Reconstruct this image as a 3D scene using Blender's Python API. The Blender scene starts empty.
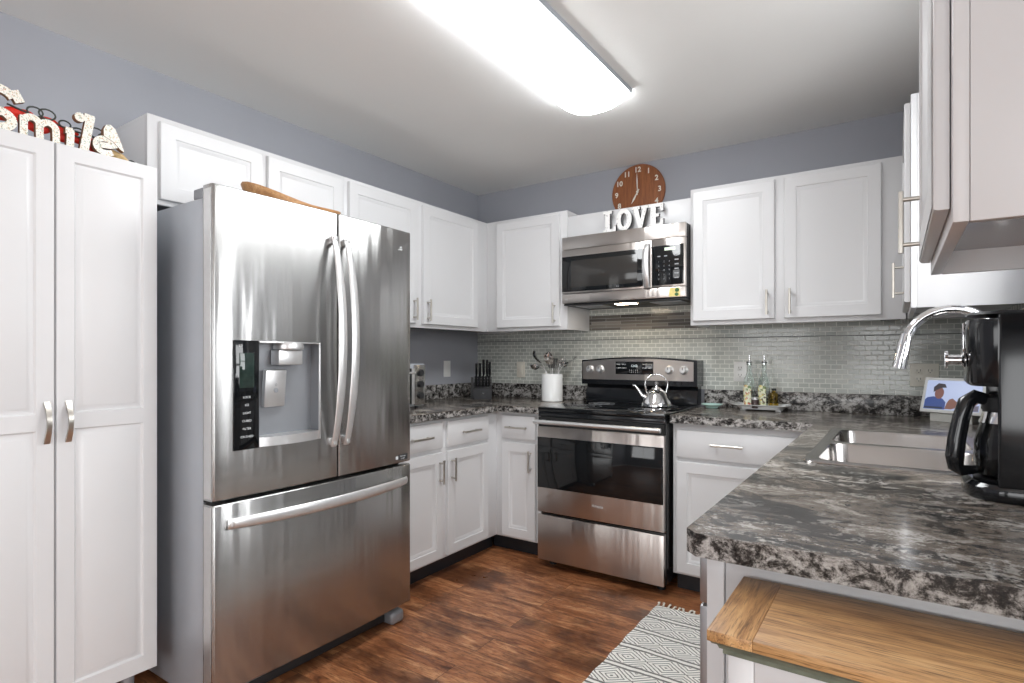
import bpy, bmesh, math, random
from mathutils import Vector, Matrix
random.seed(7)
S = bpy.context.scene
COL = S.collection
PI = math.pi
V = Vector

# ------------------------------------------------------------------ camera
cam_d = bpy.data.cameras.new('camera')
cam = bpy.data.objects.new('camera', cam_d); COL.objects.link(cam)
cam.location = (2.6848, -3.5073, 1.2115)
cam.rotation_euler = (PI / 2, 0, 0.59404)
cam_d.sensor_width = 36.0
cam_d.lens = 569.2 / 1024 * 36.0
cam_d.shift_y = (356.8 - 341.5) / 1024
cam_d.clip_start = 0.02
S.camera = cam

# ------------------------------------------------------------------ world, lights, exposure
S.view_settings.view_transform = 'Standard'
S.view_settings.look = 'None'
S.view_settings.gamma = 1.0
S.view_settings.use_curve_mapping = False
S.view_settings.exposure = 0.30
W = bpy.data.worlds.new('sky'); S.world = W; W.use_nodes = True
W.node_tree.nodes['Background'].inputs[0].default_value = (0.92, 0.96, 1.0, 1)
W.node_tree.nodes['Background'].inputs[1].default_value = 1.0
try:
    S.cycles.use_denoising = True
    S.cycles.max_bounces = 10
    S.cycles.sample_clamp_indirect = 6.0
    S.cycles.caustics_reflective = False
except Exception:
    pass

def area(name, loc, target, sx, sy, power, col=(1, 1, 1)):
    l = bpy.data.lights.new(name, 'AREA'); l.shape = 'RECTANGLE'; l.size = sx; l.size_y = sy
    l.energy = power; l.color = col
    o = bpy.data.objects.new(name, l); COL.objects.link(o)
    o.location = loc
    o.rotation_euler = (V(target) - V(loc)).to_track_quat('-Z', 'Y').to_euler()
    return o

# sink window daylight; the rear and side lights are added, unseen fill
area('added_fill_rear', (3.2, -7.12, 1.08), (2.2, -2.0, 3.6), 2.3, 2.0, 52, (0.99, 0.995, 1.0))  # added fill behind the camera, tilted up towards the ceiling
area('added_fill_rear_left', (0.95, -7.12, 1.45), (1.2, -2.5, 2.4), 1.1, 1.1, 12, (0.99, 0.995, 1.0))  # weaker added fill from the unseen rear wall
area('added_fill_side', (5.92, -3.65, 1.4), (1.2, -2.8, 5.6), 1.3, 1.4, 92, (0.96, 0.985, 1.0))  # added side fill out of view, tilted steeply up to brighten the ceiling
area('daylight_sink_window', (3.26, -1.65, 1.60), (0, -1.4, 0.9), 0.80, 1.0, 20, (0.97, 0.985, 1.0))

# ------------------------------------------------------------------ materials
def srgb(r, g, b):
    f = lambda c: (c / 255) / 12.92 if c / 255 <= 0.04045 else ((c / 255 + 0.055) / 1.055) ** 2.4
    return (f(r), f(g), f(b), 1)

class NT:
    def __init__(s, name):
        s.m = bpy.data.materials.new(name); s.m.use_nodes = True
        s.t = s.m.node_tree; s.b = s.t.nodes['Principled BSDF']
    def n(s, typ, **kw):
        n = s.t.nodes.new(typ)
        for k, v in kw.items():
            if k.startswith('i_'):
                key = k[2:]
                key = int(key) if key.isdigit() else key.replace('_', ' ')
                n.inputs[key].default_value = v
            else: setattr(n, k, v)
        return n
    def l(s, a, b): s.t.links.new(a, b)
    def coord(s, scale=(1, 1, 1), rot=(0, 0, 0), loc=(0, 0, 0)):
        c = s.n('ShaderNodeTexCoord'); m = s.n('ShaderNodeMapping')
        m.inputs['Scale'].default_value = scale; m.inputs['Rotation'].default_value = rot; m.inputs['Location'].default_value = loc
        s.l(c.outputs['Object'], m.inputs['Vector']); return m.outputs['Vector']
    def noise(s, vec, scale, detail=4, rough=0.5, dist=0):
        n = s.n('ShaderNodeTexNoise'); n.inputs['Scale'].default_value = scale; n.inputs['Detail'].default_value = detail
        n.inputs['Roughness'].default_value = rough; n.inputs['Distortion'].default_value = dist
        s.l(vec, n.inputs['Vector']); return n.outputs['Fac']
    def ramp(s, fac, stops, interp='LINEAR'):
        r = s.n('ShaderNodeValToRGB'); r.color_ramp.interpolation = interp
        e = r.color_ramp.elements
        while len(e) < len(stops): e.new(0.5)
        for el, (p, c) in zip(e, stops):
            el.position = p; el.color = c if len(c) == 4 else (*c, 1)
        s.l(fac, r.inputs[0]); return r.outputs[0]
    def math(s, op, a, b=None, c=None):
        n = s.n('ShaderNodeMath', operation=op)
        for i, x in enumerate((a, b, c)):
            if x is None: continue
            if isinstance(x, (int, float)): n.inputs[i].default_value = x
            else: s.l(x, n.inputs[i])
        return n.outputs[0]
    def mix(s, fac, a, b, blend='MIX'):
        n = s.n('ShaderNodeMix', data_type='RGBA', blend_type=blend)
        for i, x in ((0, fac), (6, a), (7, b)):
            if isinstance(x, (int, float)): n.inputs[i].default_value = x
            elif isinstance(x, tuple): n.inputs[i].default_value = x if len(x) == 4 else (*x, 1)
            else: s.l(x, n.inputs[i])
        return n.outputs[2]
    def bump(s, h, strength=0.2, dist=0.002):
        n = s.n('ShaderNodeBump'); n.inputs['Strength'].default_value = strength; n.inputs['Distance'].default_value = dist
        s.l(h, n.inputs['Height']); s.l(n.outputs[0], s.b.inputs['Normal'])
    def set(s, **kw):
        for k, v in kw.items():
            i = s.b.inputs[k.replace('_', ' ')]
            if hasattr(v, 'is_output') or hasattr(v, 'links'): s.l(v, i)
            else: i.default_value = v

def plain(name, col, rough=0.5, metal=0.0, var=0.03, scale=8, **kw):
    t = NT(name); v = t.coord()
    f = t.noise(v, scale, 4)
    a = tuple(min(1, c * (1 + var)) for c in col[:3]); b = tuple(c * (1 - var) for c in col[:3])
    t.set(Base_Color=t.ramp(f, [(0.3, b), (0.7, a)]), Roughness=rough, Metallic=metal, **kw)
    return t.m

def steel(name, base=(0.56, 0.55, 0.54), rough=0.26, axis=0, aniso=0.88, ripple=1.0):
    """horizontally brushed sheet: reflections smear up and down, the sheet ripples slightly along its width"""
    t = NT(name)
    sc = [1.2, 1.2, 1.2]
    for i in range(3):
        if i != axis: sc[i] = 260
    f = t.noise(t.coord(scale=tuple(sc)), 1.0, 3, 0.6)
    rp = [0.0, 0.0, 0.0]; rp[axis] = 1.0; rp[2] = 0.10
    w = t.noise(t.coord(scale=tuple(rp)), 6.0, 3, 0.5)
    col = t.mix(f, tuple(c * 0.975 for c in base), tuple(min(1, c * 1.02) for c in base))
    t.set(Base_Color=col, Roughness=t.math('MULTIPLY_ADD', f, 0.006, rough - 0.003), Metallic=1.0, Anisotropic=aniso)
    tn = t.n('ShaderNodeCombineXYZ'); tn.inputs[2].default_value = 1.0
    t.l(tn.outputs[0], t.b.inputs['Tangent'])
    t.bump(w, ripple, 0.008)
    return t.m

M = {}
M['cab'] = plain('white_cabinet_paint', srgb(219, 219, 220), 0.33, var=0.012, scale=3)
M['pantry'] = plain('white_pantry_foil', srgb(221, 221, 222), 0.38, var=0.01, scale=3)
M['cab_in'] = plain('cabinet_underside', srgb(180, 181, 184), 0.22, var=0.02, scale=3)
def wall_mat():
    t = NT('lavender_grey_wall_paint'); v = t.coord()
    f = t.noise(v, 2.5, 5); g = t.noise(v, 260, 3)
    t.set(Base_Color=t.ramp(f, [(0.3, srgb(158, 160, 167)), (0.7, srgb(163, 165, 172))]), Roughness=0.6)
    t.bump(g, 0.12, 0.001); return t.m
M['wall'] = wall_mat()
def ceil_mat():
    t = NT('ceiling_paint'); v = t.coord()
    g = t.noise(v, 120, 5, 0.6)
    t.set(Base_Color=t.ramp(t.noise(v, 2, 4), [(0.3, srgb(238, 238, 235)), (0.7, srgb(241, 241, 238))]), Roughness=0.8)
    t.bump(g, 0.25, 0.002); return t.m
M['ceil'] = ceil_mat()
M['black'] = plain('black_enamel', (0.012, 0.012, 0.013), 0.22, var=0.1)
M['glass_black'] = plain('black_glass', (0.006, 0.007, 0.008), 0.05, var=0.1)
M['plastic_black'] = plain('black_gloss_plastic', (0.009, 0.010, 0.012), 0.12, var=0.1)
M['matte_black'] = plain('black_matte_plastic', (0.02, 0.021, 0.023), 0.45, var=0.1)
M['toe'] = plain('dark_toe_kick', (0.018, 0.021, 0.026), 0.4, var=0.12)
M['steel_x'] = steel('brushed_steel_fridge', (0.46, 0.458, 0.452), 0.25, axis=1)
M['steel_y'] = steel('brushed_steel_range', (0.58, 0.54, 0.51), 0.28, axis=0)
M['steel_sink'] = steel('brushed_steel_sink', (0.42, 0.40, 0.385), 0.24, axis=0, aniso=0.7, ripple=0.12)
M['steel_side'] = plain('grey_metal_case', srgb(178, 183, 190), 0.34, 0.3, var=0.03)
M['dw_steel'] = plain('dishwasher_steel', (0.42, 0.42, 0.43), 0.36, 0.9, var=0.03)
M['nickel'] = plain('brushed_nickel', (0.58, 0.55, 0.50), 0.3, 1.0, var=0.05, scale=40)
M['satin'] = plain('satin_aluminium', (0.74, 0.74, 0.74), 0.36, 0.85, var=0.03, scale=40)
M['chrome'] = plain('chrome', (0.80, 0.80, 0.81), 0.06, 1.0, var=0.02)
M['grey_plastic'] = plain('grey_plastic', srgb(150, 153, 158), 0.35, 0.3, var=0.03)
M['white_plastic'] = plain('white_plastic', srgb(232, 232, 230), 0.35, var=0.02)
M['ivory'] = plain('ivory_plastic', srgb(226, 222, 210), 0.4, var=0.02)
M['ceramic'] = plain('white_ceramic', srgb(236, 238, 238), 0.12, var=0.02)
M['mint'] = plain('pale_mint_ceramic', srgb(188, 222, 214), 0.15, var=0.03)
M['dark_gap'] = plain('dark_gap', (0.008, 0.008, 0.008), 0.7, var=0.05)
M['print_white'] = plain('white_print', srgb(225, 228, 230), 0.5, var=0.02)
M['print_grey'] = plain('grey_print', srgb(150, 152, 155), 0.4, var=0.02)
M['red'] = plain('red_fabric', srgb(214, 40, 22), 0.6, var=0.25, scale=30)
M['wire'] = plain('dark_green_wire', srgb(62, 68, 62), 0.5, var=0.2)
M['tan'] = plain('tan_raffia', srgb(205, 176, 128), 0.7, var=0.25, scale=40)
M['lemon'] = plain('yellow_print', srgb(224, 206, 130), 0.5, var=0.15, scale=60)
M['leaf'] = plain('green_print', srgb(60, 100, 55), 0.5, var=0.2, scale=60)
M['plant'] = plain('succulent_green', srgb(140, 160, 70), 0.5, var=0.25, scale=90)
M['soil'] = plain('dark_soil', srgb(60, 45, 35), 0.9, var=0.3, scale=90)
M['dark_spice'] = plain('dark_pepper', srgb(58, 42, 38), 0.4, var=0.3, scale=120)
M['trim'] = plain('white_trim_paint', srgb(235, 235, 234), 0.4, var=0.01)

def emit(name, col, strength, base=0.8):
    t = NT(name); v = t.coord(); f = t.noise(v, 3, 2)
    c = t.mix(f, tuple(x * 0.99 for x in col[:3]), col[:3])
    t.set(Base_Color=(base, base, base, 1), Roughness=0.4, Emission_Color=c, Emission_Strength=strength); return t.m
M['diffuser'] = emit('lit_diffuser', (0.96, 0.985, 1.0), 15.0)
M['lamp_on'] = emit('lit_cooktop_lamp', (1.0, 0.80, 0.56), 30.0)
M['lcd_green'] = emit('green_display', srgb(120, 185, 70), 0.55)
M['lcd_cyan'] = emit('blue_display_digits', srgb(150, 190, 200), 0.5)

def glass(name, col=(1, 1, 1), rough=0.0, ior=1.45):
    t = NT(name); f = t.noise(t.coord(), 5, 2)
    t.set(Base_Color=t.mix(f, tuple(c * 0.99 for c in col), col), Roughness=rough, IOR=ior, Transmission_Weight=1.0); return t.m
M['glass'] = glass('clear_glass', (0.93, 0.98, 0.965))
M['glass_dark'] = glass('smoky_glass', (0.16, 0.17, 0.18))
M['oil'] = glass('yellow_oil', (0.80, 0.58, 0.10))

def granite():
    t = NT('dark_veined_granite_laminate')
    v = t.coord(scale=(1.0, 2.1, 1.6), rot=(0.25, 0.15, -0.55))
    a = t.noise(v, 3.4, 12, 0.74, 0.8)
    v2 = t.coord(scale=(1.0, 1.6, 1.6), rot=(0.3, 0.2, -0.75), loc=(3, 1, 2))
    b = t.noise(v2, 12, 12, 0.74, 0.9)
    d = t.noise(t.coord(rot=(0.1, 0.4, 0.3), loc=(7, 3, 1)), 55, 8, 0.78, 0.3)
    sp = t.noise(t.coord(), 260, 3, 0.7)
    big = t.noise(t.coord(rot=(0, 0, -0.5), scale=(1, 1.8, 1)), 2.3, 4, 0.6, 0.6)
    base = t.ramp(a, [(0.38, (0.010, 0.010, 0.010)), (0.45, (0.045, 0.039, 0.034)), (0.50, (0.172, 0.143, 0.118)),
                      (0.59, (0.235, 0.203, 0.172)), (0.63, (0.55, 0.51, 0.46)), (0.70, (0.24, 0.21, 0.19))])
    mixd = t.math('MULTIPLY_ADD', d, 0.42, t.math('MULTIPLY', b, 0.58))
    dark = t.ramp(mixd, [(0.42, (1, 1, 1)), (0.465, (0, 0, 0))])
    vein = t.ramp(mixd, [(0.515, (0, 0, 0)), (0.545, (0.75, 0.75, 0.75)), (0.60, (1, 1, 1)), (0.66, (0.4, 0.4, 0.4))])
    mask = t.ramp(big, [(0.42, (0.15, 0.15, 0.15)), (0.56, (0.95, 0.95, 0.95))])
    c = t.mix(t.math('MULTIPLY', dark, 0.93), base, (0.009, 0.009, 0.010))
    c = t.mix(t.math('MULTIPLY', vein, mask), c, (0.60, 0.57, 0.53))
    # the vertical faces of the sheet carry a coarser black and white figure
    e = t.noise(t.coord(scale=(1.0, 1.0, 1.5), rot=(0.0, 0.55, 0.3), loc=(2, 5, 3)), 20, 11, 0.76, 0.5)
    edge = t.ramp(t.math('MULTIPLY_ADD', d, 0.42, t.math('MULTIPLY', e, 0.58)), [(0.43, (0.012, 0.012, 0.013)), (0.475, (0.05, 0.046, 0.043)), (0.50, (0.18, 0.17, 0.16)), (0.535, (0.40, 0.385, 0.37)), (0.58, (0.56, 0.545, 0.525)), (0.64, (0.20, 0.19, 0.18))])
    gn = t.n('ShaderNodeNewGeometry'); sx = t.n('ShaderNodeSeparateXYZ'); t.l(gn.outputs['True Normal'], sx.inputs[0])
    c = t.mix(t.math('LESS_THAN', t.math('ABSOLUTE', sx.outputs[2]), 0.6), c, edge)
    c = t.mix(0.5, c, t.mix(sp, (0.05, 0.05, 0.05), (1.65, 1.65, 1.65)), 'MULTIPLY')
    t.set(Base_Color=c, Roughness=t.math('MULTIPLY_ADD', sp, 0.10, 0.13), IOR=1.38)
    return t.m
M['granite'] = granite()

def floor_mat():
    t = NT('hand_scraped_wood_floor'); c = t.n('ShaderNodeTexCoord')
    br = t.n('ShaderNodeTexBrick', offset=0.37, squash=1.0)
    br.inputs['Scale'].default_value = 1.0; br.inputs['Brick Width'].default_value = 1.25; br.inputs['Row Height'].default_value = 0.127
    br.inputs['Mortar Size'].default_value = 0.0013; br.inputs['Mortar Smooth'].default_value = 0.3; br.inputs['Bias'].default_value = 0.0
    br.inputs['Color1'].default_value = (0.2, 0.2, 0.2, 1); br.inputs['Color2'].default_value = (0.8, 0.8, 0.8, 1); br.inputs['Mortar'].default_value = (0, 0, 0, 1)
    t.l(c.outputs['Object'], br.inputs['Vector'])
    off = t.n('ShaderNodeVectorMath', operation='MULTIPLY_ADD'); off.inputs[1].default_value = (3.1, 1.7, 0.9)
    t.l(br.outputs['Color'], off.inputs[0]); t.l(c.outputs['Object'], off.inputs[2])
    mp = t.n('ShaderNodeMapping'); mp.inputs['Scale'].default_value = (0.9, 5.5, 1); t.l(off.outputs[0], mp.inputs['Vector'])
    g = t.noise(mp.outputs[0], 3.4, 9, 0.62, 1.4)
    mp2 = t.n('ShaderNodeMapping'); mp2.inputs['Scale'].default_value = (1.2, 9, 1); t.l(off.outputs[0], mp2.inputs['Vector'])
    fine = t.noise(mp2.outputs[0], 16, 6, 0.7, 0.5)
    blot = t.noise(off.outputs[0], 3.2, 4, 0.55)
    col = t.ramp(g, [(0.28, srgb(92, 56, 37)), (0.42, srgb(150, 94, 60)), (0.55, srgb(178, 120, 80)), (0.72, srgb(212, 158, 112))])
    col = t.mix(t.ramp(fine, [(0.36, (0.7, 0.7, 0.7)), (0.52, (0, 0, 0))]), col, srgb(82, 46, 28))
    col = t.mix(t.ramp(blot, [(0.36, (0.75, 0.75, 0.75)), (0.52, (0, 0, 0))]), col, srgb(66, 36, 22))
    mot = t.ramp(br.outputs['Fac'], [(0.0, (0, 0, 0)), (1.0, (0.75, 0.75, 0.75))])
    col = t.mix(mot, col, srgb(40, 20, 12))
    t.set(Base_Color=col, Roughness=t.math('MULTIPLY_ADD', blot, 0.2, 0.22))
    h = t.math('SUBTRACT', t.math('MULTIPLY_ADD', g, 0.5, t.math('MULTIPLY', blot, 1.2)), br.outputs['Fac'])
    t.bump(h, 0.22, 0.003); return t.m
M['floor'] = floor_mat()

def tile_mat(name, axis_x='X', c1=(174, 178, 172), c2=(196, 199, 192), mort=(228, 229, 222), bw=0.0525, rh=0.0255, ms=0.0021, rough=0.12):
    t = NT(name); c = t.n('ShaderNodeTexCoord'); sep = t.n('ShaderNodeSeparateXYZ'); t.l(c.outputs['Object'], sep.inputs[0])
    cb = t.n('ShaderNodeCombineXYZ'); t.l(sep.outputs[axis_x], cb.inputs[0]); t.l(sep.outputs['Z'], cb.inputs[1])
    br = t.n('ShaderNodeTexBrick', offset=0.5)
    for k, v in (('Scale', 1.0), ('Brick Width', bw), ('Row Height', rh), ('Mortar Size', ms), ('Mortar Smooth', 0.1), ('Bias', 0.0)): br.inputs[k].default_value = v
    br.inputs['Color1'].default_value = srgb(*c1); br.inputs['Color2'].default_value = srgb(*c2); br.inputs['Mortar'].default_value = srgb(*mort)
    t.l(cb.outputs[0], br.inputs['Vector'])
    f = br.outputs['Fac']
    t.set(Base_Color=br.outputs['Color'], Roughness=t.math('MULTIPLY_ADD', f, 0.5, rough))
    t.bump(t.math('SUBTRACT', 1.0, f), 0.2, 0.0008); return t.m
M['tile'] = tile_mat('pale_glass_subway_mosaic')
M['tile_side'] = tile_mat('pale_glass_subway_mosaic_side', 'Y')
M['strip_tile'] = tile_mat('dark_linear_mosaic', 'X', (70, 66, 62), (140, 134, 126), (150, 150, 146), 0.21, 0.0205, 0.0012, 0.15)

def wood(name, stops, axis=0, scale=6, rough=0.35, stretch=9, along=0.8):
    t = NT(name); sc = [stretch] * 3; sc[axis] = along
    g = t.noise(t.coord(scale=tuple(sc)), scale, 10, 0.68, 0.8)
    f = t.noise(t.coord(scale=tuple(x * 2 if i != axis else x for i, x in enumerate(sc))), scale * 4, 4, 0.6)
    col = t.ramp(g, stops); col = t.mix(t.ramp(f, [(0.36, (0.75, 0.75, 0.75)), (0.48, (0, 0, 0))]), col, stops[0][1])
    t.set(Base_Color=col, Roughness=rough); t.bump(g, 0.15, 0.001); return t.m
pine = [(0.30, srgb(104, 74, 48)), (0.39, srgb(166, 122, 78)), (0.55, srgb(200, 154, 102)), (0.72, srgb(218, 178, 128))]
M['pine_x'] = wood('honey_pine_plank', pine, 0, 3.0, 0.42, 16, 1.6)
M['pine_y'] = wood('honey_pine_end_board', pine, 1, 3.0, 0.42, 16, 1.6)
M['clock_wood'] = wood('walnut_clock_face', [(0.3, srgb(112, 62, 32)), (0.5, srgb(142, 84, 46)), (0.7, srgb(160, 98, 56))], 2, 5, 0.45)
M['bowl_wood'] = wood('carved_bowl_wood', [(0.3, srgb(140, 96, 58)), (0.5, srgb(180, 132, 84)), (0.7, srgb(204, 160, 110))], 1, 4, 0.45)
M['green_edge'] = plain('worn_green_paint', srgb(108, 114, 98), 0.6, var=0.35, scale=35)

def speckle(name, base, spots):
    t = NT(name); v = t.coord(); col = base
    for i, (c, sc, thr) in enumerate(spots):
        f = t.noise(t.coord(loc=(i * 3.3, i, 0)), sc, 2, 0.5)
        col = t.mix(t.ramp(f, [(thr, (0, 0, 0)), (thr + 0.03, (1, 1, 1))]), col, c)
    t.set(Base_Color=col, Roughness=0.6); return t.m
M['sign_front'] = speckle('cream_printed_letter', srgb(240, 236, 226), [(srgb(150, 170, 155), 230, 0.60), (srgb(205, 130, 110), 210, 0.66), (srgb(205, 180, 140), 190, 0.62)])
M['sign_side'] = plain('brown_letter_edge', srgb(128, 92, 64), 0.7, var=0.1)
M['love_front'] = speckle('white_distressed_letter', srgb(232, 231, 229), [(srgb(150, 148, 146), 130, 0.66), (srgb(190, 188, 186), 60, 0.64)])
M['love_side'] = plain('grey_letter_edge', srgb(88, 88, 90), 0.7, var=0.1)
M['bottle_label'] = speckle('printed_fruit_label', srgb(226, 228, 205), [(srgb(110, 135, 90), 60, 0.57), (srgb(185, 95, 75), 70, 0.56), (srgb(225, 205, 130), 50, 0.58)])
M['olive_label'] = speckle('printed_olive_label', srgb(226, 228, 200), [(srgb(125, 140, 90), 60, 0.56), (srgb(95, 80, 65), 75, 0.58), (srgb(225, 208, 130), 50, 0.58)])

def rug_mat():
    t = NT('woven_black_and_cream_rug'); c = t.n('ShaderNodeTexCoord'); sep = t.n('ShaderNodeSeparateXYZ'); t.l(c.outputs['Object'], sep.inputs[0])
    x, y = sep.outputs[0], sep.outputs[1]
    wob = t.noise(c.outputs['Object'], 22, 3)
    x = t.math('MULTIPLY_ADD', wob, 0.012, x); y = t.math('MULTIPLY_ADD', wob, 0.012, y)
    P = 0.158
    yb = t.math('MODULO', t.math('ADD', y, 8 * P + 0.004), P)
    cx = 0.155
    xb = t.math('ABSOLUTE', t.math('SUBTRACT', t.math('MODULO', t.math('ADD', x, 4 * cx), cx), cx / 2))
    d = t.math('ADD', t.math('MULTIPLY', xb, 0.8), t.math('ABSOLUTE', t.math('SUBTRACT', yb, P / 2 + 0.019)))
    line = t.math('LESS_THAN', t.math('FRACT', t.math('MULTIPLY', d, 52.0)), 0.30)
    in_band = t.math('GREATER_THAN', yb, 0.040)
    stripe = t.math('LESS_THAN', t.math('ABSOLUTE', t.math('SUBTRACT', t.math('ABSOLUTE', t.math('SUBTRACT', yb, 0.020)), 0.0130)), 0.0052)
    fac = t.math('ADD', t.math('MULTIPLY', line, in_band), t.math('MULTIPLY', stripe, t.math('SUBTRACT', 1.0, in_band)))
    weave = t.noise(c.outputs['Object'], 420, 2)
    cream = t.mix(weave, srgb(240, 237, 230), srgb(254, 252, 247))
    col = t.mix(t.math('MULTIPLY', fac, 0.82), cream, srgb(48, 45, 43))
    t.set(Base_Color=col, Roughness=0.95); t.bump(weave, 0.6, 0.003); return t.m
M['rug'] = rug_mat()
M['fringe'] = plain('cream_cotton_fringe', srgb(228, 222, 210), 0.95, var=0.1, scale=60)

# ------------------------------------------------------------------ mesh helpers
class MB:
    def __init__(s): s.bm = bmesh.new()
    def face(s, pts):
        try: return s.bm.faces.new([s.bm.verts.new(p) for p in pts])
        except ValueError: return None
    def box(s, x0, x1, y0, y1, z0, z1, bev=0.0, seg=2, rot=None):
        r = bmesh.ops.create_cube(s.bm, size=1.0); vs = r['verts']
        c = V(((x0 + x1) / 2, (y0 + y1) / 2, (z0 + z1) / 2)); d = (abs(x1 - x0), abs(y1 - y0), abs(z1 - z0))
        for v in vs:
            v.co = V((v.co.x * d[0], v.co.y * d[1], v.co.z * d[2]))
            if rot: v.co = rot @ v.co
            v.co += c
        if bev > 0:
            es = list({e for v in vs for e in v.link_edges})
            bmesh.ops.bevel(s.bm, geom=es, offset=min(bev, min(d) * 0.45), segments=seg, affect='EDGES', profile=0.5, clamp_overlap=True)
        return s
    def prism(s, pts, a, b):
        """pts: list of 3D points of a polygon at a; extruded by vector b"""
        b = V(b); A = [s.bm.verts.new(V(p)) for p in pts]; B = [s.bm.verts.new(V(p) + b) for p in pts]
        n = len(pts)
        s.bm.faces.new(A); s.bm.faces.new(list(reversed(B)))
        for i in range(n): s.bm.faces.new([A[i], B[i], B[(i + 1) % n], A[(i + 1) % n]])
        return s
    def rings(s, rings, cap0=True, cap1=True, closed=False):
        R = [[s.bm.verts.new(p) for p in r] for r in rings]; n = len(R[0])
        L = len(R) if closed else len(R) - 1
        for k in range(L):
            a, b = R[k], R[(k + 1) % len(R)]
            for i in range(n): s.bm.faces.new([a[i], a[(i + 1) % n], b[(i + 1) % n], b[i]])
        if not closed:
            if cap0: s.bm.faces.new(list(reversed(R[0])))
            if cap1: s.bm.faces.new(R[-1])
        return s
    def lathe(s, prof, c=(0, 0, 0), seg=28, axis='Z', cap0=True, cap1=True):
        c = V(c); out = []
        for r, h in prof:
            ring = []
            for i in range(seg):
                a = 2 * PI * i / seg; p = (max(r, 1e-5) * math.cos(a), max(r, 1e-5) * math.sin(a), h)
                if axis == 'X': p = (h, p[0], p[1])
                elif axis == 'Y': p = (p[0], h, p[1])
                ring.append(c + V(p))
            out.append(ring)
        return s.rings(out, cap0, cap1)
    def cyl(s, p0, p1, r0, r1=None, seg=16):
        return s.sweep([p0, p1], r0, r0, seg=seg, taper=(1.0, (r1 if r1 is not None else r0) / r0))
    def sweep(s, pts, ra, rb=None, side=None, seg=12, rect=False, taper=None, closed=False):
        """cross-section half sizes ra (along side) and rb (across); taper is a list or a pair"""
        pts = [V(p) for p in pts]; n = len(pts); rb = ra if rb is None else rb; out = []; prev = None
        for i, p in enumerate(pts):
            if closed: t = (pts[(i + 1) % n] - pts[i - 1])
            else: t = pts[min(i + 1, n - 1)] - pts[max(i - 1, 0)]
            t.normalize()
            if side is not None: sd = V(side) - t * V(side).dot(t)
            elif prev is not None: sd = prev - t * prev.dot(t)
            else:
                u = V((0, 0, 1)) if abs(t.z) < 0.9 else V((1, 0, 0)); sd = u.cross(t)
            if sd.length < 1e-6: sd = t.orthogonal()
            sd.normalize(); prev = sd; up = t.cross(sd)
            k = 1.0
            if taper is not None:
                q = i / max(1, n - 1) * (len(taper) - 1); j = min(int(q), len(taper) - 2); k = taper[j] + (taper[j + 1] - taper[j]) * (q - j)
            if rect: ring = [p + sd * (ra * k * a) + up * (rb * k * b) for a, b in ((-1, -1), (1, -1), (1, 1), (-1, 1))]
            else: ring = [p + sd * (ra * k * math.cos(2 * PI * j / seg)) + up * (rb * k * math.sin(2 * PI * j / seg)) for j in range(seg)]
            out.append(ring)
        return s.rings(out, closed=closed)
    def sphere(s, c, r, sc=(1, 1, 1), seg=16, rings=10):
        rr = bmesh.ops.create_uvsphere(s.bm, u_segments=seg, v_segments=rings, radius=r)
        for v in rr['verts']: v.co = V((v.co.x * sc[0], v.co.y * sc[1], v.co.z * sc[2])) + V(c)
        return s
    def panel(s, o, U, N, w, h, th, panels=(), prof=((0, 0), (0.002, -0.004), (0.007, -0.0045), (0.017, -0.012), (0.021, -0.012)), b=0.005, Z=(0, 0, 1)):
        """a door slab: o lower-left back corner, U across, Z up, N outwards; panels = (u0,v0,u1,v1) recesses"""
        o, U, N, Z = V(o), V(U), V(N), V(Z)
        P = lambda u, v, d: o + U * u + Z * v + N * d
        rect = lambda i, d: [P(i, i, d), P(w - i, i, d), P(w - i, h - i, d), P(i, h - i, d)]
        s.rings([rect(0, 0), rect(0, th - b), rect(b * 0.35, th - b * 0.3), rect(b, th)], True, False)
        if not panels:
            s.face(rect(b, th)); return s
        us = [b, panels[0][0], panels[0][2], w - b]; vs = [b]
        for p in panels: vs += [p[1], p[3]]
        vs.append(h - b)
        for i in range(3):
            for j in range(len(vs) - 1):
                if i == 1 and j % 2 == 1:
                    u0, v0, u1, v1 = us[1], vs[j], us[2], vs[j + 1]
                    s.rings([[P(u0 + q, v0 + q, th + d), P(u1 - q, v0 + q, th + d), P(u1 - q, v1 - q, th + d), P(u0 + q, v1 - q, th + d)] for q, d in prof], False, True)
                else: s.face([P(us[i], vs[j], th), P(us[i + 1], vs[j], th), P(us[i + 1], vs[j + 1], th), P(us[i], vs[j + 1], th)])
        return s
    def text(s, body, o, U, Z, size, ext=0.0, N=None, align='CENTER', bold=0.0, shear=0.0):
        cu = bpy.data.curves.new('lettering', 'FONT'); cu.body = body; cu.size = size; cu.extrude = ext; cu.align_x = align
        cu.offset = bold; cu.shear = shear; cu.resolution_u = 3
        ob = bpy.data.objects.new('lettering', cu); me = ob.to_mesh()
        o, U, Z = V(o), V(U), V(Z); N = V(N) if N is not None else U.cross(Z)
        vs = [s.bm.verts.new(o + U * v.co.x + Z * v.co.y + N * v.co.z) for v in me.vertices]
        for p in me.polygons:
            try: s.bm.faces.new([vs[i] for i in p.vertices])
            except ValueError: pass
        ob.to_mesh_clear(); bpy.data.objects.remove(ob); bpy.data.curves.remove(cu)
        return s

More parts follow.
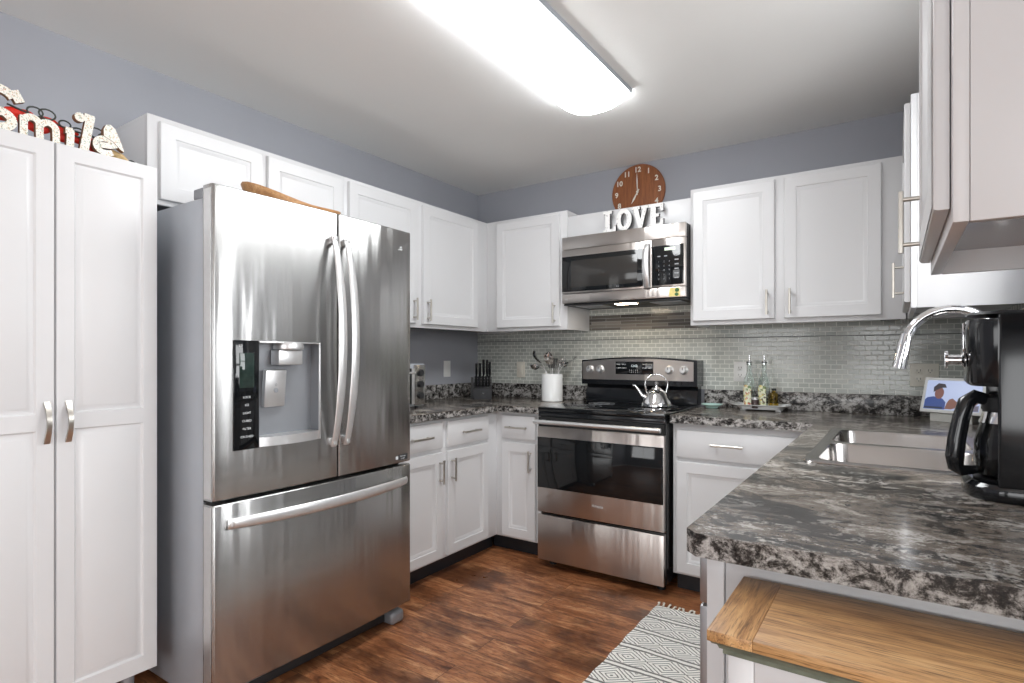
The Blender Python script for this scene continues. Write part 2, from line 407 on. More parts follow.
WM = {}
def build(name, mb, mat, parent=None, loc=None, smooth=38, label=None, two=None, weld=True):
    """one mesh object; geometry was drawn in world space and is moved into its parent's (or its own) frame"""
    bm = mb.bm
    if weld: bmesh.ops.remove_doubles(bm, verts=bm.verts, dist=1e-6)
    bmesh.ops.recalc_face_normals(bm, faces=bm.faces)
    if parent is not None: Mw = WM[parent.name]
    else: Mw = Matrix.Translation(V(loc)) if loc is not None else Matrix.Identity(4)
    bm.transform(Mw.inverted())
    ang = math.radians(smooth)
    for f in bm.faces: f.smooth = True
    for e in bm.edges:
        if len(e.link_faces) == 2 and e.calc_face_angle(0) > ang: e.smooth = False
    me = bpy.data.meshes.new(name)
    if two is not None:
        nrm = (Mw.inverted().to_3x3() @ V(two[1]))
        bm.normal_update()
        for f in bm.faces: f.material_index = 0 if f.normal.dot(nrm) > 0.8 else 1
    bm.to_mesh(me); bm.free()
    me.materials.append(M[mat] if isinstance(mat, str) else mat)
    if two is not None: me.materials.append(M[two[0]])
    o = bpy.data.objects.new(name, me); COL.objects.link(o)
    if parent is not None: o.parent = parent
    else: o.matrix_world = Mw
    WM[o.name] = Mw
    if label: o['label'] = label
    return o

def tag(o, label, cat, group=None):
    o['label'] = label; o['category'] = cat
    if group: o['group'] = group
    return o
def thing(name, label, cat, loc, rz=0.0, group=None):
    o = bpy.data.objects.new(name, None); COL.objects.link(o); o.empty_display_size = 0.05
    o.location = loc; o.rotation_euler = (0, 0, rz)
    WM[o.name] = Matrix.Translation(V(loc)) @ Matrix.Rotation(rz, 4, 'Z')
    return tag(o, label, cat, group)
def struct(name, mb, mat, **kw):
    o = build(name, mb, mat, **kw); o['kind'] = 'structure'; return o
def copy_thing(root, loc, rz, label):
    r = root.copy(); COL.objects.link(r); r.location = loc; r.rotation_euler = (0, 0, rz); r['label'] = label
    for ch in list(root.children):
        c = ch.copy(); COL.objects.link(c); c.parent = r
        for g in list(ch.children):
            q = g.copy(); COL.objects.link(q); q.parent = c
    return r

X, Y, Z = V((1, 0, 0)), V((0, 1, 0)), V((0, 0, 1))
def arc(c, r, a0, a1, n, u=X, v=Z):
    return [V(c) + u * (r * math.cos(a0 + (a1 - a0) * i / n)) + v * (r * math.sin(a0 + (a1 - a0) * i / n)) for i in range(n + 1)]

# ------------------------------------------------------------------ room shell
H = 2.46; WX = 3.055; RY = -7.2; SX = 6.0
struct('floor', MB().box(-0.15, SX + 0.15, RY - 0.15, 0.15, -0.1, 0), 'floor')
struct('ceiling', MB().box(-0.15, SX + 0.15, RY - 0.15, 0.15, H, H + 0.1), 'ceil')
struct('wall_left', MB().box(-0.12, 0, RY, 0.0, 0, H), 'wall')
struct('wall_back', MB().box(-0.12, WX + 0.12, 0, 0.12, 0, H), 'wall')
wy0, wy1, wz0, wz1 = -2.02, -1.28, 1.12, 2.10
struct('wall_right', MB().box(WX, WX + 0.12, wy1, 0, 0, H).box(WX, WX + 0.12, -2.75, wy0, 0, H).box(WX, WX + 0.12, wy0, wy1, 0, wz0).box(WX, WX + 0.12, wy0, wy1, wz1, H), 'wall')
struct('wall_return', MB().box(WX + 0.12, SX, -2.75, -2.63, 0, H), 'wall')
struct('wall_far', MB().box(SX, SX + 0.12, -2.95, -2.63, 0, H).box(SX, SX + 0.12, RY, -4.35, 0, H).box(SX, SX + 0.12, -4.35, -2.95, 0, 0.65).box(SX, SX + 0.12, -4.35, -2.95, 2.15, H), 'wall')
struct('wall_rear', MB().box(-0.12, 0.35, RY - 0.12, RY, 0, H).box(1.55, 2.0, RY - 0.12, RY, 0, H).box(4.4, SX + 0.12, RY - 0.12, RY, 0, H)
       .box(0.35, 1.55, RY - 0.12, RY, 0, 0.85).box(0.35, 1.55, RY - 0.12, RY, 2.05, H).box(2.0, 4.4, RY - 0.12, RY, 2.12, H), 'wall')
def frame_y(y, x0, x1, z0, z1, mull, w=0.05):
    m = MB()
    m.box(x0, x0 + w, y - 0.03, y + 0.03, z0, z1, 0.004).box(x1 - w, x1, y - 0.03, y + 0.03, z0, z1, 0.004).box(x0, x1, y - 0.03, y + 0.03, z0, z0 + w, 0.004).box(x0, x1, y - 0.03, y + 0.03, z1 - w, z1, 0.004)
    for q in mull: m.box(q - w / 2, q + w / 2, y - 0.03, y + 0.03, z0, z1, 0.004)
    return m
def frame_x(x, y0, y1, z0, z1, w=0.045):
    m = MB()
    m.box(x - 0.03, x + 0.03, y0, y0 + w, z0, z1, 0.004).box(x - 0.03, x + 0.03, y1 - w, y1, z0, z1, 0.004).box(x - 0.03, x + 0.03, y0, y1, z0, z0 + w, 0.004).box(x - 0.03, x + 0.03, y0, y1, z1 - w, z1, 0.004)
    m.box(x - 0.02, x + 0.02, y0, y1, (z0 + z1) / 2 - w / 2, (z0 + z1) / 2 + w / 2, 0.004); return m
struct('added_door_1', frame_y(RY - 0.06, 2.0, 4.4, 0.0, 2.12, [3.2], 0.07), 'trim')  # unseen door frame, added around the rear fill light
struct('window_1', frame_x(WX + 0.085, wy0, wy1, wz0, wz1), 'trim')
struct('added_window_2', frame_y(RY - 0.06, 0.35, 1.55, 0.85, 2.05, [0.95]), 'trim')  # unseen window frame, added for the weaker rear fill
struct('added_window_3', frame_x(SX + 0.06, -4.35, -2.95, 0.65, 2.15), 'trim')  # unseen window, added and placed for the side fill light
for nm, a in (('baseboard_left', (0, 0.014, RY, -3.2)), ('baseboard_rear', (0.02, 2.0, RY, RY + 0.014))):
    struct(nm, MB().box(a[0], a[1], a[2], a[3], 0, 0.1, 0.004), 'trim')

# backsplash tile
t = thing('tile_backsplash', 'pale grey-green glass subway mosaic backsplash on the back wall', 'backsplash', (1.5, -0.004, 1.016))
build('tile_field', MB().box(0.001, WX - 0.001, -0.009, -0.0005, 1.0165, 1.40).box(0.95, 1.74, -0.009, -0.0005, 1.40, 1.60), 'tile', t)
build('pencil_line', MB().box(0.001, WX - 0.001, -0.0105, -0.008, 1.322, 1.3262), 'toe', t, label='thin dark liner strip')
build('strip_band', MB().box(0.956, 1.735, -0.0125, -0.008, 1.388, 1.487), 'strip_tile', t, label='band of dark linear mosaic strips')
struct('trim_1', MB().box(WX - 0.009, WX - 0.0005, -1.05, -0.012, 1.005, 1.40), 'tile_side')

# ------------------------------------------------------------------ cabinet builders
ZB, ZT = 1.385, 2.14
def bar_handle(parent, c, along, N, length=0.128, mat='nickel', off=0.032, name='handle', label=None):
    """square bar pull: centre on the door face, bar direction, outward normal"""
    c, a, N = V(c), V(along).normalized(), V(N); sd = a.cross(N)
    m = MB()
    for k in (-1, 1): m.cyl(c + a * (k * (length / 2 - 0.017)) - N * 0.001, c + a * (k * (length / 2 - 0.017)) + N * off, 0.0045, seg=10)
    p = c + N * off
    m.rings([[p + a * (length / 2 * k) + sd * (x * 0.0055) + N * (y * 0.0045) for x, y in ((-1, -.6), (-.6, -1), (.6, -1), (1, -.6), (1, .6), (.6, 1), (-.6, 1), (-1, .6))] for k in (-1, 1)])
    return build(name, m, mat, parent, label=label)

def door(parent, o, U, N, w, h, handle=None, hz=None, mat='cab', name='door', slab=False, fw=0.055):
    """o = lower-left of the door on the face frame; handle = u position of a vertical pull, or 'h' for a centred horizontal one"""
    o, U, N = V(o), V(U), V(N)
    pn = [] if slab else [(fw, fw, w - fw, h - fw)]
    d = build(name, MB().panel(o + N * 0.0012, U, N, w, h, 0.019, pn, b=0.006), mat, parent)
    if handle == 'h': bar_handle(d, o + U * (w / 2) + Z * (h / 2) + N * 0.020, U, N, 0.15)
    elif handle is not None: bar_handle(d, o + U * handle + Z * hz + N * 0.020, Z, N)
    return d

def body(parent, x0, x1, y0, y1, z0, z1, mat='cab', lip=0.0, name='carcass', under='cab_in'):
    if lip:
        m = MB().box(x0, x1, y0, y1, z0 + lip, z1, 0.0015)
        build(name, m, mat, parent)
        return
    return build(name, MB().box(x0, x1, y0, y1, z0, z1, 0.0015), mat, parent)

def upper(name, label, x0, x1, y0, y1, z0, z1, side, lip=0.018):
    """wall cabinet: box with recessed bottom and a face frame on the side 'L' (+x), 'B' (-y) or 'R' (-x)"""
    t = thing(name, label, 'cabinet', ((x0 + x1) / 2, (y0 + y1) / 2, z0), 0, 'white wall cabinets')
    f = 0.018; e = 0.0005
    if side == 'L': cx0, cx1, cy0, cy1, F = x0, x1 - f, y0, y1, (x1 - f + e, x1, y0 - e, y1 + e)
    elif side == 'B': cx0, cx1, cy0, cy1, F = x0, x1, y0 + f, y1, (x0 - e, x1 + e, y0, y0 + f - e)
    else: cx0, cx1, cy0, cy1, F = x0 + f, x1, y0, y1, (x0, x0 + f - e, y0 - e, y1 + e)
    w = 0.016
    m = MB().box(cx0 + 0.004, cx1 - 0.0, cy0 + w, cy1 - w, z0 + lip, z0 + lip + 0.012).box(cx0 + 0.002, cx1, cy0 + w, cy1 - w, z1 - 0.014, z1 - 0.002)
    if side in 'LR':
        build('side_panel', MB().box(cx0, cx1, cy0, cy0 + w, z0, z1, 0.001), 'cab', t); build('side_panel', MB().box(cx0, cx1, cy1 - w, cy1, z0, z1, 0.001), 'cab', t)
        m = MB().box(cx0 + 0.003, cx1, cy0 + w, cy1 - w, z0 + lip, z0 + lip + 0.012)
        tp = MB().box(cx0 + 0.003, cx1, cy0 + w, cy1 - w, z1 - 0.016, z1 - 0.003)
    else:
        build('side_panel', MB().box(cx0, cx0 + w, cy0, cy1, z0, z1, 0.001), 'cab', t); build('side_panel', MB().box(cx1 - w, cx1, cy0, cy1, z0, z1, 0.001), 'cab', t)
        m = MB().box(cx0 + w, cx1 - w, cy0, cy1 - 0.003, z0 + lip, z0 + lip + 0.012)
        tp = MB().box(cx0 + w, cx1 - w, cy0, cy1 - 0.003, z1 - 0.016, z1 - 0.003)
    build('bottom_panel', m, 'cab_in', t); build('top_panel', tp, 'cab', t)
    build('face_frame', MB().box(F[0], F[1], F[2], F[3], z0, z1, 0.0015), 'cab', t)
    return t

UF = 0.325                                   # face of the wall cabinets
DZ, DH = 1.408, 0.712
# left wall
t = upper('wall_cabinet', 'short white two-door cabinet above the refrigerator', 0.0, UF, -2.490, -1.560, 1.80, ZT, 'L')
for a, b, hu in ((-2.452, -2.027, 0.385), (-1.998, -1.585, 0.03)):
    door(t, (UF, a, 1.818), Y, X, b - a, 0.300)
t = upper('wall_cabinet', 'tall white two-door cabinet on the left wall right of the refrigerator', 0.0, UF, -1.559, -0.001, ZB, ZT, 'L')
door(t, (UF, -1.540, DZ), Y, X, 0.497, DH, 0.497 - 0.028, 0.083)
door(t, (UF, -0.985, DZ), Y, X, 0.535, DH, 0.030, 0.083)
# back wall
t = upper('wall_cabinet', 'white single-door corner cabinet left of the microwave', UF + 0.001, 0.958, -UF, -0.001, ZB, ZT, 'B')
door(t, (0.418, -UF, DZ), X, -Y, 0.492, DH, 0.492 - 0.03, 0.083)
t = upper('wall_cabinet', 'white two-door cabinet right of the microwave over the bottles', 1.735, 2.72, -UF, -0.001, ZB, ZT, 'B')
door(t, (1.752, -UF, DZ), X, -Y, 0.415, DH, 0.415 - 0.032, 0.083)
door(t, (2.212, -UF, DZ), X, -Y, 0.415, DH, 0.030, 0.083)
t = thing('bridge_cabinet', 'flat white filler cabinet above the microwave behind the word sign', 'cabinet', (1.35, -0.16, 1.952))
build('front_panel', MB().box(0.9595, 1.7335, -0.320, -0.302, 1.952, 2.098, 0.002), 'cab', t)
build('top_panel', MB().box(0.9595, 1.7335, -0.3015, -0.001, 2.082, 2.098, 0.001), 'cab', t)
# right wall
t = upper('wall_cabinet', 'white corner cabinet on the right wall behind the faucet with one door', 2.727, WX - 0.001, -1.05, -0.326, ZB, ZT, 'R')
door(t, (2.727, -0.42, DZ), -Y, -X, 0.605, DH, 0.605 - 0.035, 0.083)
t = upper('wall_cabinet', 'large white cabinet close overhead at the top right', 2.745, WX - 0.001, -2.577, -2.006, ZB, ZT, 'R', lip=0.045)
door(t, (2.7445, -2.030, DZ), -Y, -X, 0.525, DH, 0.040, 0.083)
o = build('under_cabinet_light', MB().box(2.62, 2.70, -0.285, -0.235, ZB - 0.0005, ZB + 0.0175, 0.003), 'matte_black', loc=(2.66, -0.26, ZB))
tag(o, 'small dark puck light under the right back cabinet', 'light')

# base cabinets
BF = 0.61; CB = 0.874
def base_unit(label, loc): return thing('base_cabinet', label, 'cabinet', loc, 0, 'white base cabinets')
t = base_unit('white base cabinet with two drawers and two doors between refrigerator and corner', (0.3, -1.0, 0))
build('carcass', MB().box(0.002, BF, -1.575, -0.002, 0.10, CB, 0.0015), 'cab', t)
build('toe_kick', MB().box(0.02, 0.54, -1.575, -0.56, 0, 0.0995), 'toe', t)
for a, b, hu in ((-1.510, -1.137, 'r'), (-1.096, -0.716, 'l')):
    d = door(t, (BF, a, 0.712), Y, X, b - a, 0.143, 'h', name='drawer', slab=True)
    door(t, (BF, a, 0.112), Y, X, b - a, 0.578, (b - a) - 0.03 if hu == 'r' else 0.03, 0.475)
t = base_unit('narrow white base cabinet with one drawer and door left of the range', (0.8, -0.3, 0))
build('carcass', MB().box(BF + 0.0005, 0.955, -BF, -0.002, 0.10, CB, 0.0015), 'cab', t)
build('toe_kick', MB().box(0.5405, 0.955, -0.54, -0.02, 0, 0.0995), 'toe', t)
door(t, (0.662, -BF, 0.712), X, -Y, 0.245, 0.143, 'h', name='drawer', slab=True)
door(t, (0.662, -BF, 0.112), X, -Y, 0.245, 0.578, 0.215, 0.475)
t = base_unit('white base cabinet with wide drawer over a door right of the range', (2.0, -0.3, 0))
build('carcass', MB().box(1.731, WX - 0.002, -BF, -0.002, 0.10, CB, 0.0015), 'cab', t)
build('toe_kick', MB().box(1.731, 2.47, -0.54, -0.02, 0, 0.0995), 'toe', t)
d = door(t, (1.752, -BF, 0.700), X, -Y, 0.60, 0.140, None, name='drawer', slab=True)
bar_handle(d, (2.005, -BF - 0.020, 0.777), X, -Y, 0.15)
door(t, (1.752, -BF, 0.112), X, -Y, 0.60, 0.568, 0.57, 0.475)
# sink run, its fronts look at the fridge
RF = 2.425
t = base_unit('white sink base cabinet under the right countertop', (2.75, -1.2, 0))
build('carcass', MB().box(RF, WX - 0.002, -1.83, -1.79, 0.10, CB).box(RF, WX - 0.002, -BF - 0.04, -BF - 0.002, 0.10, CB).box(RF, WX - 0.002, -1.79, -BF - 0.04, 0.10, 0.14)
      .box(RF, RF + 0.018, -1.79, -BF - 0.04, 0.14, CB), 'cab', t)
build('toe_kick', MB().box(RF + 0.07, WX - 0.002, -1.83, -BF - 0.002, 0, 0.0995), 'toe', t)
for a, hu in ((-0.80, 0.42), (-1.32, 0.03)):
    door(t, (RF, a, 0.112), -Y, -X, 0.455, 0.578, hu, 0.475); door(t, (RF, a, 0.712), -Y, -X, 0.455, 0.143, None, name='false_drawer', slab=True)
t = thing('dishwasher', 'stainless dishwasher seen edge-on under the near end of the counter', 'dishwasher', (2.7, -2.14, 0))
build('tub', MB().box(RF + 0.012, WX - 0.03, -2.462, -1.835, 0.02, CB - 0.004, 0.002), 'steel_side', t)
build('door', MB().box(RF - 0.030, RF + 0.0105, -2.484, -1.84, 0.115, 0.772, 0.004), 'dw_steel', t)
build('control_panel', MB().box(RF - 0.030, RF + 0.0105, -2.484, -1.84, 0.776, CB - 0.006, 0.004), 'dw_steel', t)
build('toe_kick', MB().box(RF + 0.06, RF + 0.075, -2.462, -1.835, 0, 0.11), 'toe', t)
t = thing('end_panel', 'white painted end panel of the peninsula behind the wood-topped cabinet', 'panel', (2.75, -2.475, 0))
build('panel', MB().box(2.4395, WX - 0.001, -2.484, -2.4635, 0, CB - 0.001, 0.001), 'cab', t)
build('edge_strip', MB().box(2.4095, 2.4385, -2.490, -2.4855, 0.0, CB - 0.001, 0.001).box(2.4365, 2.4388, -2.4855, -2.466, 0, CB - 0.001), 'cab', t)

# ------------------------------------------------------------------ countertops
CT = 0.914; CE = 0.65
def rounded(m, edges_test, off, seg=3):
    es = [e for e in m.bm.edges if edges_test(e)]
    bmesh.ops.bevel(m.bm, geom=es, offset=off, segments=seg, affect='EDGES', profile=0.5, clamp_overlap=True)
    return m
def horiz_edge(e):
    a, b = e.verts; return abs(a.co.z - b.co.z) < 1e-5
t = thing('countertop', 'dark veined countertop in the left corner under the knife block', 'countertop', (0.3, -0.5, CB))
m = MB().prism([(0.001, -0.001, CB), (0.001, -1.590, CB), (CE, -1.590, CB), (CE, -CE, CB), (0.9625, -CE, CB), (0.9625, -0.001, CB)], 0, (0, 0, CT - CB))
rounded(m, horiz_edge, 0.006); build('slab', m, 'granite', t)
build('splash_strip', MB().box(0.001, 0.020, -1.590, -0.001, CT + 0.0003, 1.016, 0.003).box(0.0205, 0.9625, -0.020, -0.0095, CT + 0.0003, 1.016, 0.003), 'granite', t)
CX = 2.382; CY = -2.537
SK = (2.475, 2.985, -1.700, -0.845)          # sink cut-out x0,x1,y0,y1
t = thing('countertop', 'long dark veined countertop with sink on the right, running to the near peninsula', 'countertop', (2.6, -1.3, CB))
m = MB()
a, b, c, dd = SK
m.prism([(1.7265, -0.001, CB), (1.7265, -CE, CB), (CX, -CE, CB), (CX, dd, CB), (WX - 0.001, dd, CB), (WX - 0.001, -0.001, CB)], 0, (0, 0, CT - CB))
m.prism([(CX, c, CB), (CX, CY + 0.022, CB), (CX + 0.022, CY, CB), (WX - 0.001, CY, CB), (WX - 0.001, c, CB)], 0, (0, 0, CT - CB))
m.box(CX, a, c, dd, CB, CT).box(b, WX - 0.001, c, dd, CB, CT)
bmesh.ops.remove_doubles(m.bm, verts=m.bm.verts, dist=1e-5)
inner = {}
for f in m.bm.faces: 
    k = tuple(round(q, 4) for q in f.calc_center_median()); inner.setdefault(k, []).append(f)
bmesh.ops.delete(m.bm, geom=[f for v in inner.values() if len(v) > 1 for f in v], context='FACES_ONLY')
def outer_edge(e):
    if len(e.link_faces) != 2 or not horiz_edge(e): return False
    if e.calc_face_angle(0) < 1.0: return False
    p = (e.verts[0].co + e.verts[1].co) / 2
    return not (a - 0.001 <= p.x <= b + 0.001 and c - 0.001 <= p.y <= dd + 0.001)
rounded(m, outer_edge, 0.007)
build('slab', m, 'granite', t)
build('splash_strip', MB().box(1.7265, WX - 0.0205, -0.020, -0.0095, CT + 0.0003, 1.016, 0.003).box(WX - 0.020, WX - 0.0095, CY + 0.05, -0.0205, CT + 0.0003, 1.016, 0.003), 'granite', t)

# ------------------------------------------------------------------ sink and faucet
t = thing('kitchen_sink', 'stainless double-bowl drop-in sink in the right countertop', 'sink', (2.7, -1.27, CT))
def rrect(x0, x1, y0, y1, r, z, n=5):
    P = []
    for (cx, cy, a0) in ((x1 - r, y1 - r, 0), (x0 + r, y1 - r, PI / 2), (x0 + r, y0 + r, PI), (x1 - r, y0 + r, 1.5 * PI)):
        for i in range(n + 1): P.append(V((cx + r * math.cos(a0 + PI / 2 * i / n), cy + r * math.sin(a0 + PI / 2 * i / n), z)))
    return P
sx0, sx1, sy0, sy1 = 2.462, 2.998, -1.712, -0.832
bowls = [(2.497, 2.885, -1.675, -1.290), (2.497, 2.885, -1.255, -0.870)]
m = MB()
def deck(m, x0, x1, y0, y1, z): m.face([(x0, y0, z), (x1, y0, z), (x1, y1, z), (x0, y1, z)])
zr = CT + 0.005
m.rings([rrect(sx0, sx1, sy0, sy1, 0.03, CT + 0.0006), rrect(sx0 + 0.002, sx1 - 0.002, sy0 + 0.002, sy1 - 0.002, 0.03, CT + 0.004), rrect(sx0 + 0.006, sx1 - 0.006, sy0 + 0.006, sy1 - 0.006, 0.028, zr)], False, False)
# deck around the bowls: one ngon ring split in strips
outer = rrect(sx0 + 0.006, sx1 - 0.006, sy0 + 0.006, sy1 - 0.006, 0.028, zr)
ox0, ox1, oy0, oy1 = sx0 + 0.006, sx1 - 0.006, sy0 + 0.006, sy1 - 0.006
deck(m, ox0, ox0 + 0.0001, oy0 + 0.028, oy1 - 0.028, zr)
def strip_poly(pts): m.face(pts)
# near and far and left and right margins
def corner_pts(cx, cy, a0, r=0.028, n=5): return [V((cx + r * math.cos(a0 + PI / 2 * i / n), cy + r * math.sin(a0 + PI / 2 * i / n), zr)) for i in range(n + 1)]
bx0, bx1 = bowls[0][0], bowls[0][1]; by0, bym0, bym1, by1 = bowls[0][2], bowls[0][3], bowls[1][2], bowls[1][3]
strip_poly(corner_pts(ox0 + 0.028, oy0 + 0.028, PI) + corner_pts(ox1 - 0.028, oy0 + 0.028, 1.5 * PI) + [V((ox1, by0, zr)), V((ox0, by0, zr))])
strip_poly([V((ox0, by1, zr)), V((ox1, by1, zr))] + corner_pts(ox1 - 0.028, oy1 - 0.028, 0) + corner_pts(ox0 + 0.028, oy1 - 0.028, PI / 2))
deck(m, ox0, bx0, by0, by1, zr); deck(m, bx1, ox1, by0, by1, zr); deck(m, bx0, bx1, bym0, bym1, zr)
build('rim', m, 'steel_sink', t)
for (q0, q1, r0, r1) in bowls:
    m = MB()
    # corner fillers between the square cut and the round bowl, then the bowl
    R = 0.05; n = 5
    for (cx, cy, a0, px, py) in ((q1 - R, r1 - R, 0, q1, r1), (q0 + R, r1 - R, PI / 2, q0, r1), (q0 + R, r0 + R, PI, q0, r0), (q1 - R, r0 + R, 1.5 * PI, q1, r0)):
        A = [V((cx + R * math.cos(a0 + PI / 2 * i / n), cy + R * math.sin(a0 + PI / 2 * i / n), zr)) for i in range(n + 1)]
        m.face([V((px, py, zr))] + A[::-1])
    m.rings([rrect(q0, q1, r0, r1, R, zr), rrect(q0 + 0.004, q1 - 0.004, r0 + 0.004, r1 - 0.004, R, zr - 0.006), rrect(q0 + 0.014, q1 - 0.014, r0 + 0.014, r1 - 0.014, R, zr - 0.15),
             rrect(q0 + 0.022, q1 - 0.022, r0 + 0.022, r1 - 0.022, R * 0.9, zr - 0.172), rrect(q0 + 0.05, q1 - 0.05, r0 + 0.05, r1 - 0.05, R * 0.7, zr - 0.178)], False, True)
    bo = build('bowl', m, 'steel_sink', t)
    build('drain', MB().lathe([(0.0, 0.001), (0.028, 0.0015), (0.04, 0.004), (0.043, 0.0005)], ((q0 + q1) / 2, (r0 + r1) / 2, zr - 0.1775), 20), 'chrome', bo)
t = thing('faucet', 'chrome gooseneck faucet arching over the sink', 'faucet', (2.94, -1.27, zr))
fy = -1.27
build('base', MB().lathe([(0.03, 0.0005), (0.03, 0.006), (0.024, 0.014), (0.02, 0.03), (0.02, 0.10), (0.016, 0.115)], (2.94, fy, zr), 24), 'chrome', t)
neck = [V((2.94, fy, zr + 0.10)), V((2.94, fy, 1.15))] + arc((2.825, fy, 1.245), 0.115, 0.0, PI * 0.93, 16) + [V((2.706, fy, 1.245)), V((2.702, fy, 1.225))]
build('spout', MB().sweep(neck, 0.0145, seg=16, side=Y), 'chrome', t)
build('spray_head', MB().sweep([(2.713, fy, 1.285), (2.705, fy, 1.245), (2.697, fy, 1.20), (2.692, fy, 1.175)], 0.0185, seg=18, side=Y, taper=(0.85, 1.0, 1.05, 1.12)), 'chrome', t)
build('lever', MB().cyl((2.94, fy - 0.018, zr + 0.07), (2.94, fy - 0.045, zr + 0.07), 0.012).sweep([(2.94, fy - 0.04, zr + 0.07), (2.945, fy - 0.06, zr + 0.085), (2.955, fy - 0.10, zr + 0.12)], 0.006), 'chrome', t)

# ------------------------------------------------------------------ refrigerator
t = thing('refrigerator', 'stainless french-door refrigerator with water dispenser beside the pantry', 'refrigerator', (0.42, -2.063, 0))
FY0, FY1, FS = -2.514, -1.600, -2.018
FB, FFx = 0.775, 0.847
build('case', MB().box(0.04, 0.765, FY0 + 0.004, FY1 - 0.004, 0.045, 1.745, 0.006), 'steel_side', t)
build('door_gasket', MB().box(0.7655, FB - 0.0005, FY0 + 0.016, FY1 - 0.016, 0.10, 1.755), 'dark_gap', t)
build('base_grille', MB().box(0.70, 0.7645, FY0 + 0.02, FY1 - 0.02, 0.012, 0.0445, 0.003), 'matte_black', t)
for yy in (FY0 + 0.06, FY1 - 0.06):
    build('foot', MB().box(0.70, 0.815, yy - 0.035, yy + 0.045, 0.0, 0.060, 0.02, 4), 'grey_plastic', t)
def fx(y):                                   # gently bowed contour over the whole width
    s = (y - (FY0 + FY1) / 2) / ((FY1 - FY0) / 2)
    return FFx - 0.012 * s * s
def fridge_slab(y0, y1, z0, z1, hole=None):
    r = 0.008; ys = [y0] + [y0 + r * (1 - math.cos(a)) for a in (PI / 8, PI / 4, 3 * PI / 8)]
    n = 14; ys += [y0 + r + (y1 - y0 - 2 * r) * i / n for i in range(n + 1)] + [y1 - r * (1 - math.cos(a)) for a in (3 * PI / 8, PI / 4, PI / 8)] + [y1]
    if hole: ys += [hole[0], hole[1]]
    ys = sorted(set(round(q, 5) for q in ys))
    def xx(y):
        d = min(y - y0, y1 - y); k = 0 if d >= r else r - math.sqrt(max(0, r * r - (r - d) ** 2))
        return fx(y) - k
    zs = [z0, z0 + 0.002, z0 + 0.006] + ([hole[2], hole[3]] if hole else []) + [z1 - 0.006, z1 - 0.002, z1]
    ix = {0: 0.006, 1: 0.002, len(zs) - 1: 0.006, len(zs) - 2: 0.002}
    m = MB(); G = [[m.bm.verts.new((xx(y) - ix.get(j, 0), y, z)) for j, z in enumerate(zs)] for y in ys]
    for i in range(len(ys) - 1):
        for j in range(len(zs) - 1):
            if hole and hole[0] - 1e-6 <= ys[i] and ys[i + 1] <= hole[1] + 1e-6 and abs(zs[j] - hole[2]) < 1e-6: continue
            m.bm.faces.new([G[i][j], G[i + 1][j], G[i + 1][j + 1], G[i][j + 1]])
    bk = [[m.bm.verts.new((FB, y, z)) for z in (z0, z1)] for y in ys]
    for i in range(len(ys) - 1):
        m.bm.faces.new([bk[i][0], bk[i + 1][0], G[i + 1][0], G[i][0]]); m.bm.faces.new([bk[i][1], bk[i + 1][1], G[i + 1][-1], G[i][-1]])
        m.bm.faces.new([bk[i][0], bk[i + 1][0], bk[i + 1][1], bk[i][1]])
    for i in (0, -1): m.bm.faces.new([bk[i][0], bk[i][1]] + G[i][::-1])
    return m
DY0, DY1, DZ0, DZ1 = -2.446, -2.104, 0.896, 1.266
dl = build('door', fridge_slab(FY0, FS - 0.0025, 0.735, 1.781, (DY0, DY1, DZ0, DZ1)), 'steel_x', t)
dr = build('door', fridge_slab(FS + 0.0025, FY1, 0.735, 1.781), 'steel_x', t)
fz = build('freezer_drawer', fridge_slab(FY0, FY1, 0.092, 0.722), 'steel_x', t)
build('door_edge', MB().box(FB + 0.006, FFx - 0.024, FY0 - 0.0012, FY0 + 0.002, 0.742, 1.768).box(FB + 0.006, FFx - 0.024, FY0 - 0.0012, FY0 + 0.002, 0.10, 0.715), 'satin', t)
for yy, h in ((FY0 + 0.05, 'l'), (FY1 - 0.05, 'r')):
    build('hinge_cover', MB().box(0.69, 0.79, yy - 0.040, yy + 0.03, 1.746, 1.783, 0.006), 'grey_plastic', t)
build('center_hinge', MB().cyl((0.80, FY0 + 0.012, 0.7225), (0.80, FY0 + 0.012, 0.7345), 0.012).box(0.765, 0.81, FY0 + 0.006, FY0 + 0.03, 0.7245, 0.7325), 'dark_gap', t)
# handles: flat bows
def vbow(y, lean):
    P = []
    for i in range(25):
        s = i / 24; zz = 1.685 - s * (1.685 - 0.862); k = math.sin(PI * s)
        P.append(V((fx(y) + 0.012 + 0.058 * k ** 0.75, y + lean * (1 - k) * 0.006, zz)))
    return P
for par, y in ((dl, -2.052), (dr, -1.990)):
    m = MB().sweep(vbow(y, 0), 0.0185, 0.008, side=Y, seg=16, taper=[0.7, 1, 1, 1, 0.7])
    for zz in (1.668, 0.880): m.box(fx(y) - 0.003, fx(y) + 0.026, y - 0.010, y + 0.010, zz - 0.014, zz + 0.014, 0.003)
    build('handle', m, 'satin', par)
P = []
for i in range(25):
    s = i / 24; y = -2.470 + s * (2.470 - 1.640); k = math.sin(PI * s); P.append(V((fx(y) + 0.010 + 0.045 * k ** 0.7, y, 0.655)))
m = MB().sweep(P, 0.021, 0.008, side=Z, seg=16, taper=[0.8, 1, 1, 1, 0.8])
for yy in (-2.452, -1.658): m.box(fx(yy) - 0.003, fx(yy) + 0.022, yy - 0.014, yy + 0.014, 0.645, 0.665, 0.003)
build('handle', m, 'satin', fz)
